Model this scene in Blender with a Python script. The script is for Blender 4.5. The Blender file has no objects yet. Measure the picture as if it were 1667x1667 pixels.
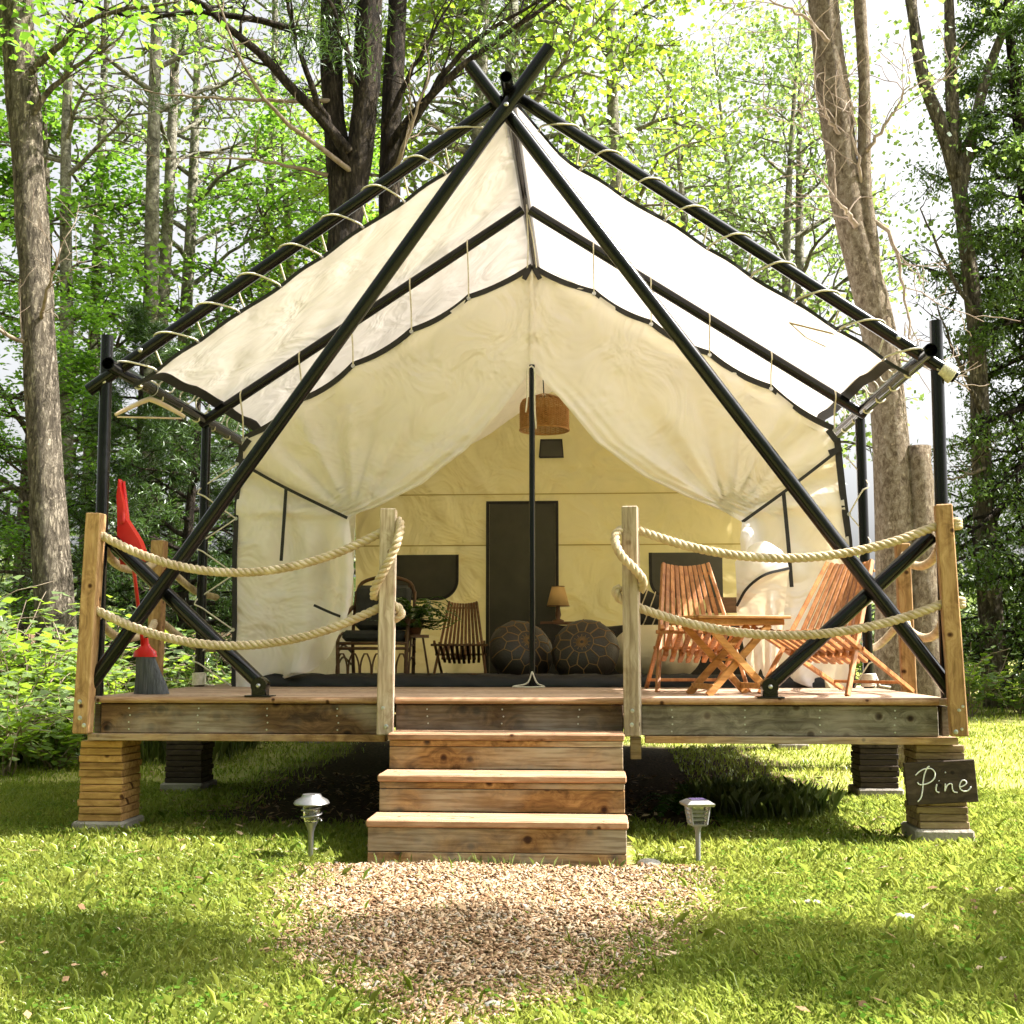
import bpy, math, random
import numpy as np
from mathutils import Vector, Matrix, Euler

# ---------------------------------------------------------------- camera, sky, sun, exposure
scn = bpy.context.scene
R = math.radians
cam_d = bpy.data.cameras.new('camera'); cam = bpy.data.objects.new('camera', cam_d)
scn.collection.objects.link(cam); scn.camera = cam
cam_d.sensor_width = 36; cam_d.lens = 42.11; cam_d.clip_end = 2000; cam_d.clip_start = .05
cam.location = (0.46, -6.72, 1.03); cam.rotation_euler = (R(90 + 6.48), 0, R(3.858))

SUN_EL, SUN_AZ = 50.0, 5.0          # height, and degrees behind the deck's +x axis
sd = Vector((math.cos(R(SUN_EL)) * math.cos(R(SUN_AZ)), math.cos(R(SUN_EL)) * math.sin(R(SUN_AZ)), math.sin(R(SUN_EL))))
world = bpy.data.worlds.new('World'); scn.world = world; world.use_nodes = True
wn = world.node_tree.nodes; wl = world.node_tree.links
sky = wn.new('ShaderNodeTexSky'); sky.sky_type = 'NISHITA'; sky.sun_disc = False
sky.sun_elevation = R(SUN_EL); sky.sun_rotation = math.atan2(sd.x, sd.y)
sky.air_density = 1.0; sky.dust_density = 7.0; sky.ozone_density = .6
hs = wn.new('ShaderNodeHueSaturation'); hs.inputs['Saturation'].default_value = .12
wl.new(sky.outputs[0], hs.inputs['Color'])
bg = wn['Background']; bg.inputs['Strength'].default_value = .108
wl.new(hs.outputs[0], bg.inputs['Color'])
sun_d = bpy.data.lights.new('sun', 'SUN'); sun_d.energy = 5.0; sun_d.angle = R(.53); sun_d.color = (1, .945, .87)
sun = bpy.data.objects.new('sun', sun_d); scn.collection.objects.link(sun)
sun.rotation_euler = (-sd).to_track_quat('-Z', 'Y').to_euler(); sun.location = (8, 2, 12)
vs = scn.view_settings
vs.view_transform = 'Standard'; vs.look = 'None'; vs.gamma = 1; vs.use_curve_mapping = False; vs.exposure = 1.7
scn.cycles.max_bounces = 6; scn.cycles.diffuse_bounces = 3; scn.cycles.glossy_bounces = 2
scn.cycles.transmission_bounces = 6; scn.cycles.transparent_max_bounces = 8
scn.cycles.caustics_reflective = False; scn.cycles.caustics_refractive = False

# ---------------------------------------------------------------- helpers
col = scn.collection
rnd = random.Random(7)
rng = np.random.default_rng(7)

class MB:
    """collects verts and faces, built as ONE mesh object"""
    def __init__(s): s.v = []; s.f = []
    def add(s, vs_, fs_):
        o = len(s.v); s.v += [tuple(p) for p in vs_]; s.f += [tuple(i + o for i in f) for f in fs_]; return s
    def box(s, c, size, rot=None, bev=0.0):
        hx, hy, hz = size[0] / 2, size[1] / 2, size[2] / 2
        m = rot.to_matrix() if isinstance(rot, Euler) else (rot if rot is not None else None)
        if bev <= 0:
            pts = [(sx * hx, sy * hy, sz * hz) for sz in (-1, 1) for sx, sy in ((-1, -1), (1, -1), (1, 1), (-1, 1))]
            fs_ = [(3, 2, 1, 0), (4, 5, 6, 7), (0, 1, 5, 4), (1, 2, 6, 5), (2, 3, 7, 6), (3, 0, 4, 7)]
        else:
            b = min(bev, hx * .9, hy * .9, hz * .9)
            pts = []; idx = {}
            for sx in (-1, 1):
                for sy in (-1, 1):
                    for sz in (-1, 1):
                        for ax in range(3):
                            q = [sx * (hx - b), sy * (hy - b), sz * (hz - b)]
                            q[ax] = (sx * hx, sy * hy, sz * hz)[ax]
                            idx[(sx, sy, sz, ax)] = len(pts); pts.append(tuple(q))
            fs_ = []
            for ax in range(3):
                o1, o2 = [a for a in range(3) if a != ax]
                for sg in (-1, 1):
                    ring = []
                    for a, b2 in ((-1, -1), (1, -1), (1, 1), (-1, 1)):
                        k = [0, 0, 0]; k[ax] = sg; k[o1] = a; k[o2] = b2
                        ring.append(idx[(k[0], k[1], k[2], ax)])
                    flip = (sg > 0) != (ax == 1)
                    fs_.append(tuple(ring if flip else ring[::-1]))
            for ax in range(3):
                o1, o2 = [a for a in range(3) if a != ax]
                for a in (-1, 1):
                    for b2 in (-1, 1):
                        q = []
                        for sg in (-1, 1):
                            k = [0, 0, 0]; k[ax] = sg; k[o1] = a; k[o2] = b2
                            q.append((idx[(k[0], k[1], k[2], o1)], idx[(k[0], k[1], k[2], o2)]))
                        r = (q[0][0], q[1][0], q[1][1], q[0][1])
                        sgn = a * b2 * (-1 if ax == 1 else 1)
                        fs_.append(r if sgn < 0 else r[::-1])
            for sx in (-1, 1):
                for sy in (-1, 1):
                    for sz in (-1, 1):
                        t = tuple(idx[(sx, sy, sz, ax)] for ax in range(3))
                        fs_.append(t if sx * sy * sz > 0 else t[::-1])
        c = Vector(c)
        if m is not None: pts = [m @ Vector(p) + c for p in pts]
        else: pts = [Vector(p) + c for p in pts]
        return s.add(pts, fs_)
    def bar(s, a, b, w, t, up=(0, 0, 1), bev=0.0):
        """a straight stick from a to b, w wide (across), t thick (along up)"""
        a = Vector(a); b = Vector(b); z = (b - a); L = z.length; z.normalize()
        x = z.cross(Vector(up))
        if x.length < 1e-5: x = Vector((1, 0, 0))
        x.normalize(); y = x.cross(z)
        m = Matrix((x, z, y)).transposed()
        return s.box((a + b) / 2, (w, L, t), m, bev)
    def tube(s, path, rad, n=10, caps=True, closed=False):
        P = [Vector(p) for p in path]; k = len(P)
        rs = [rad] * k if not hasattr(rad, '__len__') else list(rad)
        T = []
        for i in range(k):
            a = P[(i - 1) % k] if (closed or i > 0) else P[0]; b = P[(i + 1) % k] if (closed or i < k - 1) else P[-1]
            t = b - a; t = t.normalized() if t.length > 1e-9 else Vector((0, 0, 1)); T.append(t)
        ref = Vector((0, 0, 1)) if abs(T[0].z) < .9 else Vector((1, 0, 0))
        u = T[0].cross(ref).normalized(); vs_ = []
        for i in range(k):
            u = (u - T[i] * u.dot(T[i]))
            u = u.normalized() if u.length > 1e-6 else T[i].orthogonal().normalized()
            w = T[i].cross(u)
            for j in range(n):
                an = 2 * math.pi * j / n
                vs_.append(P[i] + (u * math.cos(an) + w * math.sin(an)) * rs[i])
        fs_ = []
        for i in range(k if closed else k - 1):
            i2 = (i + 1) % k
            for j in range(n):
                fs_.append((i * n + j, i * n + (j + 1) % n, i2 * n + (j + 1) % n, i2 * n + j))
        if caps and not closed:
            fs_.append(tuple(range(n - 1, -1, -1))); fs_.append(tuple((k - 1) * n + j for j in range(n)))
        return s.add(vs_, fs_)
    def lathe(s, prof, c=(0, 0, 0), n=20, rot=None):
        vs_ = []; c = Vector(c)
        for r, z in prof:
            for j in range(n):
                a = 2 * math.pi * j / n; p = Vector((r * math.cos(a), r * math.sin(a), z))
                if rot is not None: p = rot @ p
                vs_.append(p + c)
        fs_ = []
        for i in range(len(prof) - 1):
            for j in range(n):
                fs_.append((i * n + j, i * n + (j + 1) % n, (i + 1) * n + (j + 1) % n, (i + 1) * n + j))
        if prof[0][0] > 1e-4: fs_.append(tuple(range(n - 1, -1, -1)))
        if prof[-1][0] > 1e-4: fs_.append(tuple((len(prof) - 1) * n + j for j in range(n)))
        return s.add(vs_, fs_)
    def grid(s, pts, flip=False):
        """pts[i][j] rows of points"""
        a = len(pts); b = len(pts[0])
        fs_ = [(i * b + j, i * b + j + 1, (i + 1) * b + j + 1, (i + 1) * b + j) for i in range(a - 1) for j in range(b - 1)]
        if flip: fs_ = [f[::-1] for f in fs_]
        return s.add([p for r in pts for p in r], fs_)
    def mesh(s, name, mat, smooth=False):
        me = bpy.data.meshes.new(name); me.from_pydata(s.v, [], s.f); me.validate()
        if mat: me.materials.append(mat)
        if smooth:
            me.polygons.foreach_set('use_smooth', [True] * len(me.polygons))
            if smooth == 'auto':
                try: me.set_sharp_from_angle(angle=R(40))
                except Exception: pass
        me.update(); return me
    def build(s, name, mat, parent=None, smooth=False):
        return link(name, s.mesh(name, mat, smooth), parent)

def link(name, me, parent=None):
    o = bpy.data.objects.new(name, me); col.objects.link(o)
    if parent is not None:
        o.parent = parent
        if parent.get('_world'): o.matrix_parent_inverse = Matrix.Translation(-Vector(parent['_world']))
    return o
def tag(o, label=None, cat=None, group=None, kind=None):
    if label: o['label'] = label
    if cat: o['category'] = cat
    if group: o['group'] = group
    if kind: o['kind'] = kind
    return o
def thing(name, label, cat, base=(0, 0, 0), group=None, world_parts=True):
    """Empty at the thing's base; its parts are given in world coordinates unless world_parts is False"""
    o = bpy.data.objects.new(name, None); col.objects.link(o); o.empty_display_size = .1
    o.location = base
    if world_parts: o['_world'] = list(base)
    return tag(o, label, cat, group)
def sub(name, me, part):
    """a sub-part: parent is a part that sits at the identity of its thing"""
    o = bpy.data.objects.new(name, me); col.objects.link(o); o.parent = part; return o
def copy_tree(o, parent=None):
    c = o.copy(); col.objects.link(c)
    if parent is not None: c.parent = parent
    for ch in list(o.children):
        copy_tree(ch, c)
    return c
def np_mesh(name, V, F_idx, nper, mat, smooth=False):
    me = bpy.data.meshes.new(name); V = np.asarray(V, np.float32).reshape(-1, 3); F_idx = np.asarray(F_idx, np.int32).ravel()
    nf = len(F_idx) // nper
    me.vertices.add(len(V)); me.vertices.foreach_set('co', V.ravel())
    me.loops.add(len(F_idx)); me.loops.foreach_set('vertex_index', F_idx)
    me.polygons.add(nf); me.polygons.foreach_set('loop_start', np.arange(nf, dtype=np.int32) * nper)
    try: me.polygons.foreach_set('loop_total', np.full(nf, nper, np.int32))
    except Exception: pass
    if smooth: me.polygons.foreach_set('use_smooth', np.ones(nf, bool))
    me.materials.append(mat); me.update(calc_edges=True); return me
def smooth01(a, b, x):
    t = min(1, max(0, (x - a) / (b - a))); return t * t * (3 - 2 * t)
def resample(pts, n):
    P = np.array(pts, float); d = np.r_[0, np.cumsum(np.linalg.norm(np.diff(P, axis=0), axis=1))]
    t = np.linspace(0, d[-1], n); return np.stack([np.interp(t, d, P[:, i]) for i in range(3)], 1)
def spline(pts, n):
    """Catmull-Rom through pts, n samples"""
    P = [np.array(p, float) for p in pts]; P = [2 * P[0] - P[1]] + P + [2 * P[-1] - P[-2]]; out = []
    m = len(P) - 3
    for k in range(n):
        u = k / (n - 1) * m; i = min(int(u), m - 1); t = u - i
        a, b, c, d = P[i:i + 4]
        out.append(.5 * (2 * b + (c - a) * t + (2 * a - 5 * b + 4 * c - d) * t * t + (3 * b - a - 3 * c + d) * t ** 3))
    return resample(out, n)

# ---------------------------------------------------------------- materials
def mat_base(name):
    m = bpy.data.materials.new(name); m.use_nodes = True
    nt = m.node_tree; return m, nt, nt.nodes, nt.links, nt.nodes['Principled BSDF']
def ramp(nodes, stops):
    r = nodes.new('ShaderNodeValToRGB'); cr = r.color_ramp
    while len(cr.elements) < len(stops): cr.elements.new(.5)
    for e, (p, c) in zip(cr.elements, stops):
        e.position = p; e.color = (*c, 1) if len(c) == 3 else c
    return r
def simple(name, c, rough=.6, metal=0., c2=None, scale=8., bump=0., bscale=60., spec=.5, stretch=(1, 1, 1)):
    m, nt, n, l, b = mat_base(name)
    b.inputs['Roughness'].default_value = rough; b.inputs['Metallic'].default_value = metal
    b.inputs['Specular IOR Level'].default_value = spec
    b.inputs['Base Color'].default_value = (*c, 1)
    tc = n.new('ShaderNodeTexCoord'); mp = n.new('ShaderNodeMapping'); mp.inputs['Scale'].default_value = stretch
    l.new(tc.outputs['Object'], mp.inputs['Vector'])
    if c2:
        nz = n.new('ShaderNodeTexNoise'); nz.inputs['Scale'].default_value = scale; nz.inputs['Detail'].default_value = 6
        l.new(mp.outputs[0], nz.inputs['Vector'])
        rp = ramp(n, [(.3, c), (.7, c2)]); l.new(nz.outputs[0], rp.inputs[0]); l.new(rp.outputs[0], b.inputs['Base Color'])
    if bump:
        nb = n.new('ShaderNodeTexNoise'); nb.inputs['Scale'].default_value = bscale; nb.inputs['Detail'].default_value = 5
        l.new(mp.outputs[0], nb.inputs['Vector'])
        bp = n.new('ShaderNodeBump'); bp.inputs['Strength'].default_value = bump; bp.inputs['Distance'].default_value = .01
        l.new(nb.outputs[0], bp.inputs['Height']); l.new(bp.outputs[0], b.inputs['Normal'])
    return m
def wood(name, stops, axis=0, knots=.075, rough=.78, stain=None, stretch=13., val=(.78, 1.18)):
    m, nt, n, l, b = mat_base(name)
    b.inputs['Roughness'].default_value = rough; b.inputs['Specular IOR Level'].default_value = .3
    tc = n.new('ShaderNodeTexCoord'); oi = n.new('ShaderNodeObjectInfo')
    mu = n.new('ShaderNodeMath'); mu.operation = 'MULTIPLY'; mu.inputs[1].default_value = 41.0; l.new(oi.outputs['Random'], mu.inputs[0])
    ad = n.new('ShaderNodeVectorMath'); ad.operation = 'ADD'; l.new(tc.outputs['Object'], ad.inputs[0]); l.new(mu.outputs[0], ad.inputs[1])
    sc = [stretch] * 3; sc[axis] = 1.0
    mp = n.new('ShaderNodeMapping'); mp.inputs['Scale'].default_value = sc; l.new(ad.outputs[0], mp.inputs['Vector'])
    # knots
    sp_ = n.new('ShaderNodeSeparateXYZ'); l.new(ad.outputs[0], sp_.inputs[0])
    ac = n.new('ShaderNodeMath'); ac.operation = 'ADD'; l.new(sp_.outputs[2 if axis == 0 else 0], ac.inputs[0]); l.new(sp_.outputs[1], ac.inputs[1])
    cb_ = n.new('ShaderNodeCombineXYZ'); l.new(sp_.outputs[axis], cb_.inputs[0]); l.new(ac.outputs[0], cb_.inputs[1])
    vk = n.new('ShaderNodeTexVoronoi'); vk.voronoi_dimensions = '2D'; vk.inputs['Scale'].default_value = 4.6; l.new(cb_.outputs[0], vk.inputs['Vector'])
    # grain bends round the knots
    kd = n.new('ShaderNodeMath'); kd.operation = 'POWER'; kd.inputs[1].default_value = .5; l.new(vk.outputs['Distance'], kd.inputs[0])
    kv = n.new('ShaderNodeMath'); kv.operation = 'MULTIPLY'; kv.inputs[1].default_value = 1.6; l.new(kd.outputs[0], kv.inputs[0])
    av = n.new('ShaderNodeVectorMath'); av.operation = 'ADD'; l.new(mp.outputs[0], av.inputs[0]); l.new(kv.outputs[0], av.inputs[1])
    n1 = n.new('ShaderNodeTexNoise'); n1.inputs['Scale'].default_value = 1.3; n1.inputs['Detail'].default_value = 6; n1.inputs['Roughness'].default_value = .68; n1.inputs['Distortion'].default_value = .5
    l.new(av.outputs[0], n1.inputs['Vector'])
    rp = ramp(n, stops); l.new(n1.outputs[0], rp.inputs[0])
    n2 = n.new('ShaderNodeTexNoise'); n2.inputs['Scale'].default_value = 5.0; n2.inputs['Detail'].default_value = 4
    l.new(mp.outputs[0], n2.inputs['Vector'])
    r2 = ramp(n, [(.36, (.60, .55, .49)), (.56, (1, 1, 1))]); l.new(n2.outputs[0], r2.inputs[0])
    mx = n.new('ShaderNodeMix'); mx.data_type = 'RGBA'; mx.blend_type = 'MULTIPLY'; mx.inputs['Factor'].default_value = .75
    l.new(rp.outputs[0], mx.inputs['A']); l.new(r2.outputs[0], mx.inputs['B'])
    kr = ramp(n, [(max(knots * .45, .0), (.13, .08, .055)), (knots * .8, (.40, .30, .23)), (knots * 1.25 + .001, (1, 1, 1))]); l.new(vk.outputs['Distance'], kr.inputs[0])
    mx2 = n.new('ShaderNodeMix'); mx2.data_type = 'RGBA'; mx2.blend_type = 'MULTIPLY'; mx2.inputs['Factor'].default_value = 1.0 if knots > 0 else 0.
    l.new(mx.outputs['Result'], mx2.inputs['A']); l.new(kr.outputs[0], mx2.inputs['B'])
    last = mx2.outputs['Result']
    if stain:
        n3 = n.new('ShaderNodeTexNoise'); n3.inputs['Scale'].default_value = 1.6; n3.inputs['Detail'].default_value = 5; l.new(ad.outputs[0], n3.inputs['Vector'])
        r3 = ramp(n, [(.42, (0, 0, 0)), (.66, (1, 1, 1))]); l.new(n3.outputs[0], r3.inputs[0])
        mx3 = n.new('ShaderNodeMix'); mx3.data_type = 'RGBA'; l.new(r3.outputs[0], mx3.inputs['Factor'])
        ms = n.new('ShaderNodeMix'); ms.data_type = 'RGBA'; ms.blend_type = 'MULTIPLY'; ms.inputs['Factor'].default_value = .8
        l.new(r2.outputs[0], ms.inputs['A']); ms.inputs['B'].default_value = (*stain, 1)
        l.new(last, mx3.inputs['A']); l.new(ms.outputs['Result'], mx3.inputs['B']); last = mx3.outputs['Result']
    hv = n.new('ShaderNodeHueSaturation'); l.new(last, hv.inputs['Color'])
    mr = n.new('ShaderNodeMapRange'); mr.inputs['To Min'].default_value = val[0]; mr.inputs['To Max'].default_value = val[1]
    l.new(oi.outputs['Random'], mr.inputs['Value']); l.new(mr.outputs[0], hv.inputs['Value'])
    l.new(hv.outputs[0], b.inputs['Base Color'])
    bp = n.new('ShaderNodeBump'); bp.inputs['Strength'].default_value = .35; bp.inputs['Distance'].default_value = .006
    l.new(n1.outputs[0], bp.inputs['Height']); l.new(bp.outputs[0], b.inputs['Normal'])
    return m
def canvas(name, c, tcol, tfac, wr=.5, scale=1.0):
    m, nt, n, l, b = mat_base(name); n.remove(b)
    out = n['Material Output']
    df = n.new('ShaderNodeBsdfDiffuse'); df.inputs['Color'].default_value = (*c, 1)
    tr = n.new('ShaderNodeBsdfTranslucent'); tr.inputs['Color'].default_value = (*tcol, 1)
    mx = n.new('ShaderNodeMixShader'); mx.inputs[0].default_value = tfac
    tc = n.new('ShaderNodeTexCoord')
    na = n.new('ShaderNodeTexNoise'); na.inputs['Scale'].default_value = 2.2 * scale; na.inputs['Detail'].default_value = 3; na.inputs['Distortion'].default_value = 1.1
    l.new(tc.outputs['Object'], na.inputs['Vector'])
    nb = n.new('ShaderNodeTexNoise'); nb.noise_type = 'RIDGED_MULTIFRACTAL'; nb.inputs['Scale'].default_value = 3.6 * scale; nb.inputs['Detail'].default_value = 3; nb.inputs['Distortion'].default_value = .8
    l.new(tc.outputs['Object'], nb.inputs['Vector'])
    b1 = n.new('ShaderNodeBump'); b1.inputs['Strength'].default_value = .55 * wr; b1.inputs['Distance'].default_value = .075; l.new(na.outputs[0], b1.inputs['Height'])
    b2 = n.new('ShaderNodeBump'); b2.inputs['Strength'].default_value = .34 * wr; b2.inputs['Distance'].default_value = .024; l.new(nb.outputs[0], b2.inputs['Height']); l.new(b1.outputs[0], b2.inputs['Normal'])
    l.new(b2.outputs[0], df.inputs['Normal']); l.new(b2.outputs[0], tr.inputs['Normal'])
    # faint soiling
    ns = n.new('ShaderNodeTexNoise'); ns.inputs['Scale'].default_value = .9; ns.inputs['Detail'].default_value = 4; ns.inputs['Roughness'].default_value = .7
    l.new(tc.outputs['Object'], ns.inputs['Vector'])
    rs = ramp(n, [(.3, tuple(x * .86 for x in c)), (.55, c)]); l.new(ns.outputs[0], rs.inputs[0]); l.new(rs.outputs[0], df.inputs['Color'])
    l.new(df.outputs[0], mx.inputs[1]); l.new(tr.outputs[0], mx.inputs[2]); l.new(mx.outputs[0], out.inputs['Surface'])
    return m
def leafmat(name, ca, cb, tcol, tfac=.45, scale=1.2, gloss=.05):
    m, nt, n, l, b = mat_base(name); n.remove(b)
    out = n['Material Output']
    ge = n.new('ShaderNodeNewGeometry'); oi = n.new('ShaderNodeObjectInfo')
    nz = n.new('ShaderNodeTexNoise'); nz.inputs['Scale'].default_value = scale; nz.inputs['Detail'].default_value = 1
    l.new(ge.outputs['Position'], nz.inputs['Vector'])
    ri = n.new('ShaderNodeMath'); ri.operation = 'MULTIPLY_ADD'; ri.inputs[1].default_value = .5; ri.inputs[2].default_value = -.25
    l.new(ge.outputs['Random Per Island'], ri.inputs[0])
    aa = n.new('ShaderNodeMath'); aa.operation = 'ADD'; l.new(nz.outputs[0], aa.inputs[0]); l.new(ri.outputs[0], aa.inputs[1])
    rp = ramp(n, [(.25, ca), (.75, cb)]); l.new(aa.outputs[0], rp.inputs[0])
    hv = n.new('ShaderNodeHueSaturation'); l.new(rp.outputs[0], hv.inputs['Color'])
    mr = n.new('ShaderNodeMapRange'); mr.inputs['To Min'].default_value = .85; mr.inputs['To Max'].default_value = 1.15
    l.new(oi.outputs['Random'], mr.inputs['Value']); l.new(mr.outputs[0], hv.inputs['Value'])
    df = n.new('ShaderNodeBsdfDiffuse'); l.new(hv.outputs[0], df.inputs['Color'])
    tr = n.new('ShaderNodeBsdfTranslucent')
    mt = n.new('ShaderNodeMix'); mt.data_type = 'RGBA'; mt.blend_type = 'MIX'; mt.inputs['Factor'].default_value = .7
    l.new(hv.outputs[0], mt.inputs['A']); mt.inputs['B'].default_value = (*tcol, 1); l.new(mt.outputs['Result'], tr.inputs['Color'])
    mx = n.new('ShaderNodeMixShader'); mx.inputs[0].default_value = tfac
    l.new(df.outputs[0], mx.inputs[1]); l.new(tr.outputs[0], mx.inputs[2])
    gl = n.new('ShaderNodeBsdfGlossy'); gl.inputs['Roughness'].default_value = .45; gl.inputs['Color'].default_value = (.8, .85, .8, 1)
    fr = n.new('ShaderNodeFresnel'); fr.inputs['IOR'].default_value = 1.3
    fm = n.new('ShaderNodeMath'); fm.operation = 'MULTIPLY'; fm.inputs[1].default_value = gloss * 5; l.new(fr.outputs[0], fm.inputs[0])
    m2 = n.new('ShaderNodeMixShader'); l.new(fm.outputs[0], m2.inputs[0]); l.new(mx.outputs[0], m2.inputs[1]); l.new(gl.outputs[0], m2.inputs[2])
    l.new(m2.outputs[0], out.inputs['Surface'])
    return m
def bark(name, a, b_, c, scale=6., st=.22, bump=.9):
    m, nt, n, l, b = mat_base(name); b.inputs['Roughness'].default_value = .9; b.inputs['Specular IOR Level'].default_value = .15
    tc = n.new('ShaderNodeTexCoord'); mp = n.new('ShaderNodeMapping'); mp.inputs['Scale'].default_value = (1, 1, st); l.new(tc.outputs['Object'], mp.inputs['Vector'])
    n1 = n.new('ShaderNodeTexNoise'); n1.inputs['Scale'].default_value = scale * 2.2; n1.inputs['Detail'].default_value = 8; n1.inputs['Roughness'].default_value = .7; n1.inputs['Distortion'].default_value = .6
    l.new(mp.outputs[0], n1.inputs['Vector'])
    v = n.new('ShaderNodeTexVoronoi'); v.feature = 'DISTANCE_TO_EDGE'; v.inputs['Scale'].default_value = scale * 3.4
    nw = n.new('ShaderNodeVectorMath'); nw.operation = 'MULTIPLY_ADD'; nw.inputs[1].default_value = (.22, .22, .22); l.new(n1.outputs['Color'], nw.inputs[0]); l.new(mp.outputs[0], nw.inputs[2])
    l.new(nw.outputs[0], v.inputs['Vector'])
    rp = ramp(n, [(.36, a), (.5, b_), (.64, c)]); l.new(n1.outputs[0], rp.inputs[0])
    rv = ramp(n, [(0, (.40, .37, .35)), (.2, (1, 1, 1))]); l.new(v.outputs['Distance'], rv.inputs[0])
    mx = n.new('ShaderNodeMix'); mx.data_type = 'RGBA'; mx.blend_type = 'MULTIPLY'; mx.inputs['Factor'].default_value = .6
    l.new(rp.outputs[0], mx.inputs['A']); l.new(rv.outputs[0], mx.inputs['B']); l.new(mx.outputs['Result'], b.inputs['Base Color'])
    ad = n.new('ShaderNodeMath'); ad.operation = 'ADD'; l.new(n1.outputs[0], ad.inputs[0]); l.new(rv.outputs[0], ad.inputs[1])
    bp = n.new('ShaderNodeBump'); bp.inputs['Strength'].default_value = bump; bp.inputs['Distance'].default_value = .06
    l.new(ad.outputs[0], bp.inputs['Height']); l.new(bp.outputs[0], b.inputs['Normal'])
    return m

TAN = [(.30, (.20, .105, .045)), (.5, (.40, .235, .105)), (.72, (.56, .37, .19))]
GREY = [(.34, (.075, .062, .048)), (.5, (.19, .165, .13)), (.68, (.34, .30, .25))]
BROWN = [(.36, (.036, .018, .009)), (.5, (.10, .052, .024)), (.66, (.18, .105, .052))]
STEP = [(.34, (.11, .052, .018)), (.5, (.27, .145, .052)), (.68, (.42, .25, .10))]
M = {}
M['post_tan'] = wood('post_tan', TAN, 2, .06)
M['post_grey'] = wood('post_grey', [(.3, (.24, .17, .11)), (.5, (.44, .36, .27)), (.72, (.58, .50, .41))], 2, .06, stain=(.45, .29, .13))
M['rim_dark'] = wood('rim_dark', BROWN, 0, .12, stain=(.15, .08, .033))
M['rim_grey'] = wood('rim_grey', GREY, 0, .09, stain=(.17, .10, .05))
M['beam'] = wood('beam', TAN, 0, .05, stain=(.3, .19, .1))
M['riser'] = wood('riser', STEP, 0, .085, stain=(.26, .19, .08))
M['tread'] = wood('tread', [(.3, (.28, .145, .075)), (.5, (.39, .23, .135)), (.72, (.48, .31, .20))], 0, .05)
M['deckb'] = wood('deckb', [(.3, (.26, .16, .10)), (.5, (.42, .29, .20)), (.72, (.54, .41, .31))], 0, .05)
M['crib'] = wood('crib', [(.3, (.22, .11, .035)), (.5, (.40, .22, .075)), (.72, (.52, .31, .12))], 0, .07)
M['crib_grey'] = wood('crib_grey', [(.3, (.15, .10, .06)), (.5, (.29, .20, .12)), (.72, (.40, .30, .19))], 0, .07)
M['chair'] = wood('chair', [(.3, (.30, .11, .035)), (.5, (.45, .19, .065)), (.72, (.56, .27, .11))], 2, 0, rough=.5, stretch=8)
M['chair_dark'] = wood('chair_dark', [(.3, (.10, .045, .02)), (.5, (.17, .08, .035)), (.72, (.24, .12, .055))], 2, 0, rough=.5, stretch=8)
M['table'] = wood('table', [(.3, (.38, .16, .04)), (.5, (.54, .26, .08)), (.72, (.64, .36, .14))], 0, 0, rough=.45, stretch=8)
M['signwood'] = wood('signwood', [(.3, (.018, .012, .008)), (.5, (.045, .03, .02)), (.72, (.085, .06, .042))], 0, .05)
M['black'] = simple('black_pole', (.0028, .0029, .0034), .17, 0, (.006, .0061, .0068), 3, .03, 90, .28)
M['blackweb'] = simple('black_webbing', (.012, .011, .012), .8, 0, (.022, .021, .022), 30, .4, 200)
M['blackpvc'] = simple('black_groundsheet', (.004, .004, .0045), .5, 0, (.008, .008, .0085), 5, .4, 12, .3)
M['fly'] = canvas('fly_canvas', (.81, .775, .745), (.88, .81, .735), .25, 1.0)
M['tent'] = canvas('tent_canvas', (.87, .83, .83), (.86, .77, .53), .34, 2.4)
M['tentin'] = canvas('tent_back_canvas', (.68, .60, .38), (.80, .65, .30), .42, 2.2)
M['cord'] = simple('white_cord', (.72, .68, .58), .8, 0, (.55, .5, .42), 60, .5, 300)
M['rope'] = simple('manila_rope', (.40, .30, .18), .9, 0, (.62, .51, .36), 14, .6, 160, .2)
M['steel'] = simple('galvanised_steel', (.55, .55, .55), .35, .9, (.4, .4, .42), 40)
M['lamp_silver'] = simple('brushed_silver', (.40, .39, .385), .34, .85, (.30, .30, .30), 30, .1, 80)
M['lamp_grey'] = simple('grey_plastic', (.22, .22, .23), .45)
M['lamp_purple'] = simple('solar_cell', (.10, .075, .16), .2)
M['glass'] = simple('clear_plastic', (.8, .8, .78), .08)
gb = M['glass'].node_tree.nodes['Principled BSDF']; gb.inputs['Transmission Weight'].default_value = .9; gb.inputs['IOR'].default_value = 1.3
M['red'] = simple('red_plastic', (.62, .018, .015), .32, 0, (.5, .012, .012), 6)
M['bristle'] = simple('grey_bristles', (.13, .14, .16), .8, 0, (.05, .055, .065), 90, .8, 160, .3, (1, 1, .08))
M['hanger'] = simple('pale_wood', (.66, .52, .44), .5, 0, (.58, .44, .36), 20)
M['darkmesh'] = simple('dark_mesh_panel', (.030, .029, .021), .42, 0, (.055, .052, .036), 4, 1.0, 5)
M['seam'] = simple('seam_thread', (.40, .30, .09), .9)
M['wicker'] = simple('wicker', (.36, .17, .05), .6, 0, (.52, .28, .10), 40, .3, 120)
M['rattan'] = simple('rattan', (.075, .034, .014), .5, 0, (.13, .062, .026), 25)
M['cushion_grey'] = simple('grey_cushion', (.03, .032, .035), .9, 0, (.05, .053, .056), 12, .4, 60)
M['leather'] = simple('dark_leather', (.012, .0075, .005), .5, 0, (.022, .014, .009), 9, .4, 70)
M['stitch'] = simple('tan_stitching', (.20, .11, .035), .7)
M['throw'] = simple('dark_throw', (.013, .011, .010), .95, 0, (.024, .02, .018), 30, .8, 90)
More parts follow.
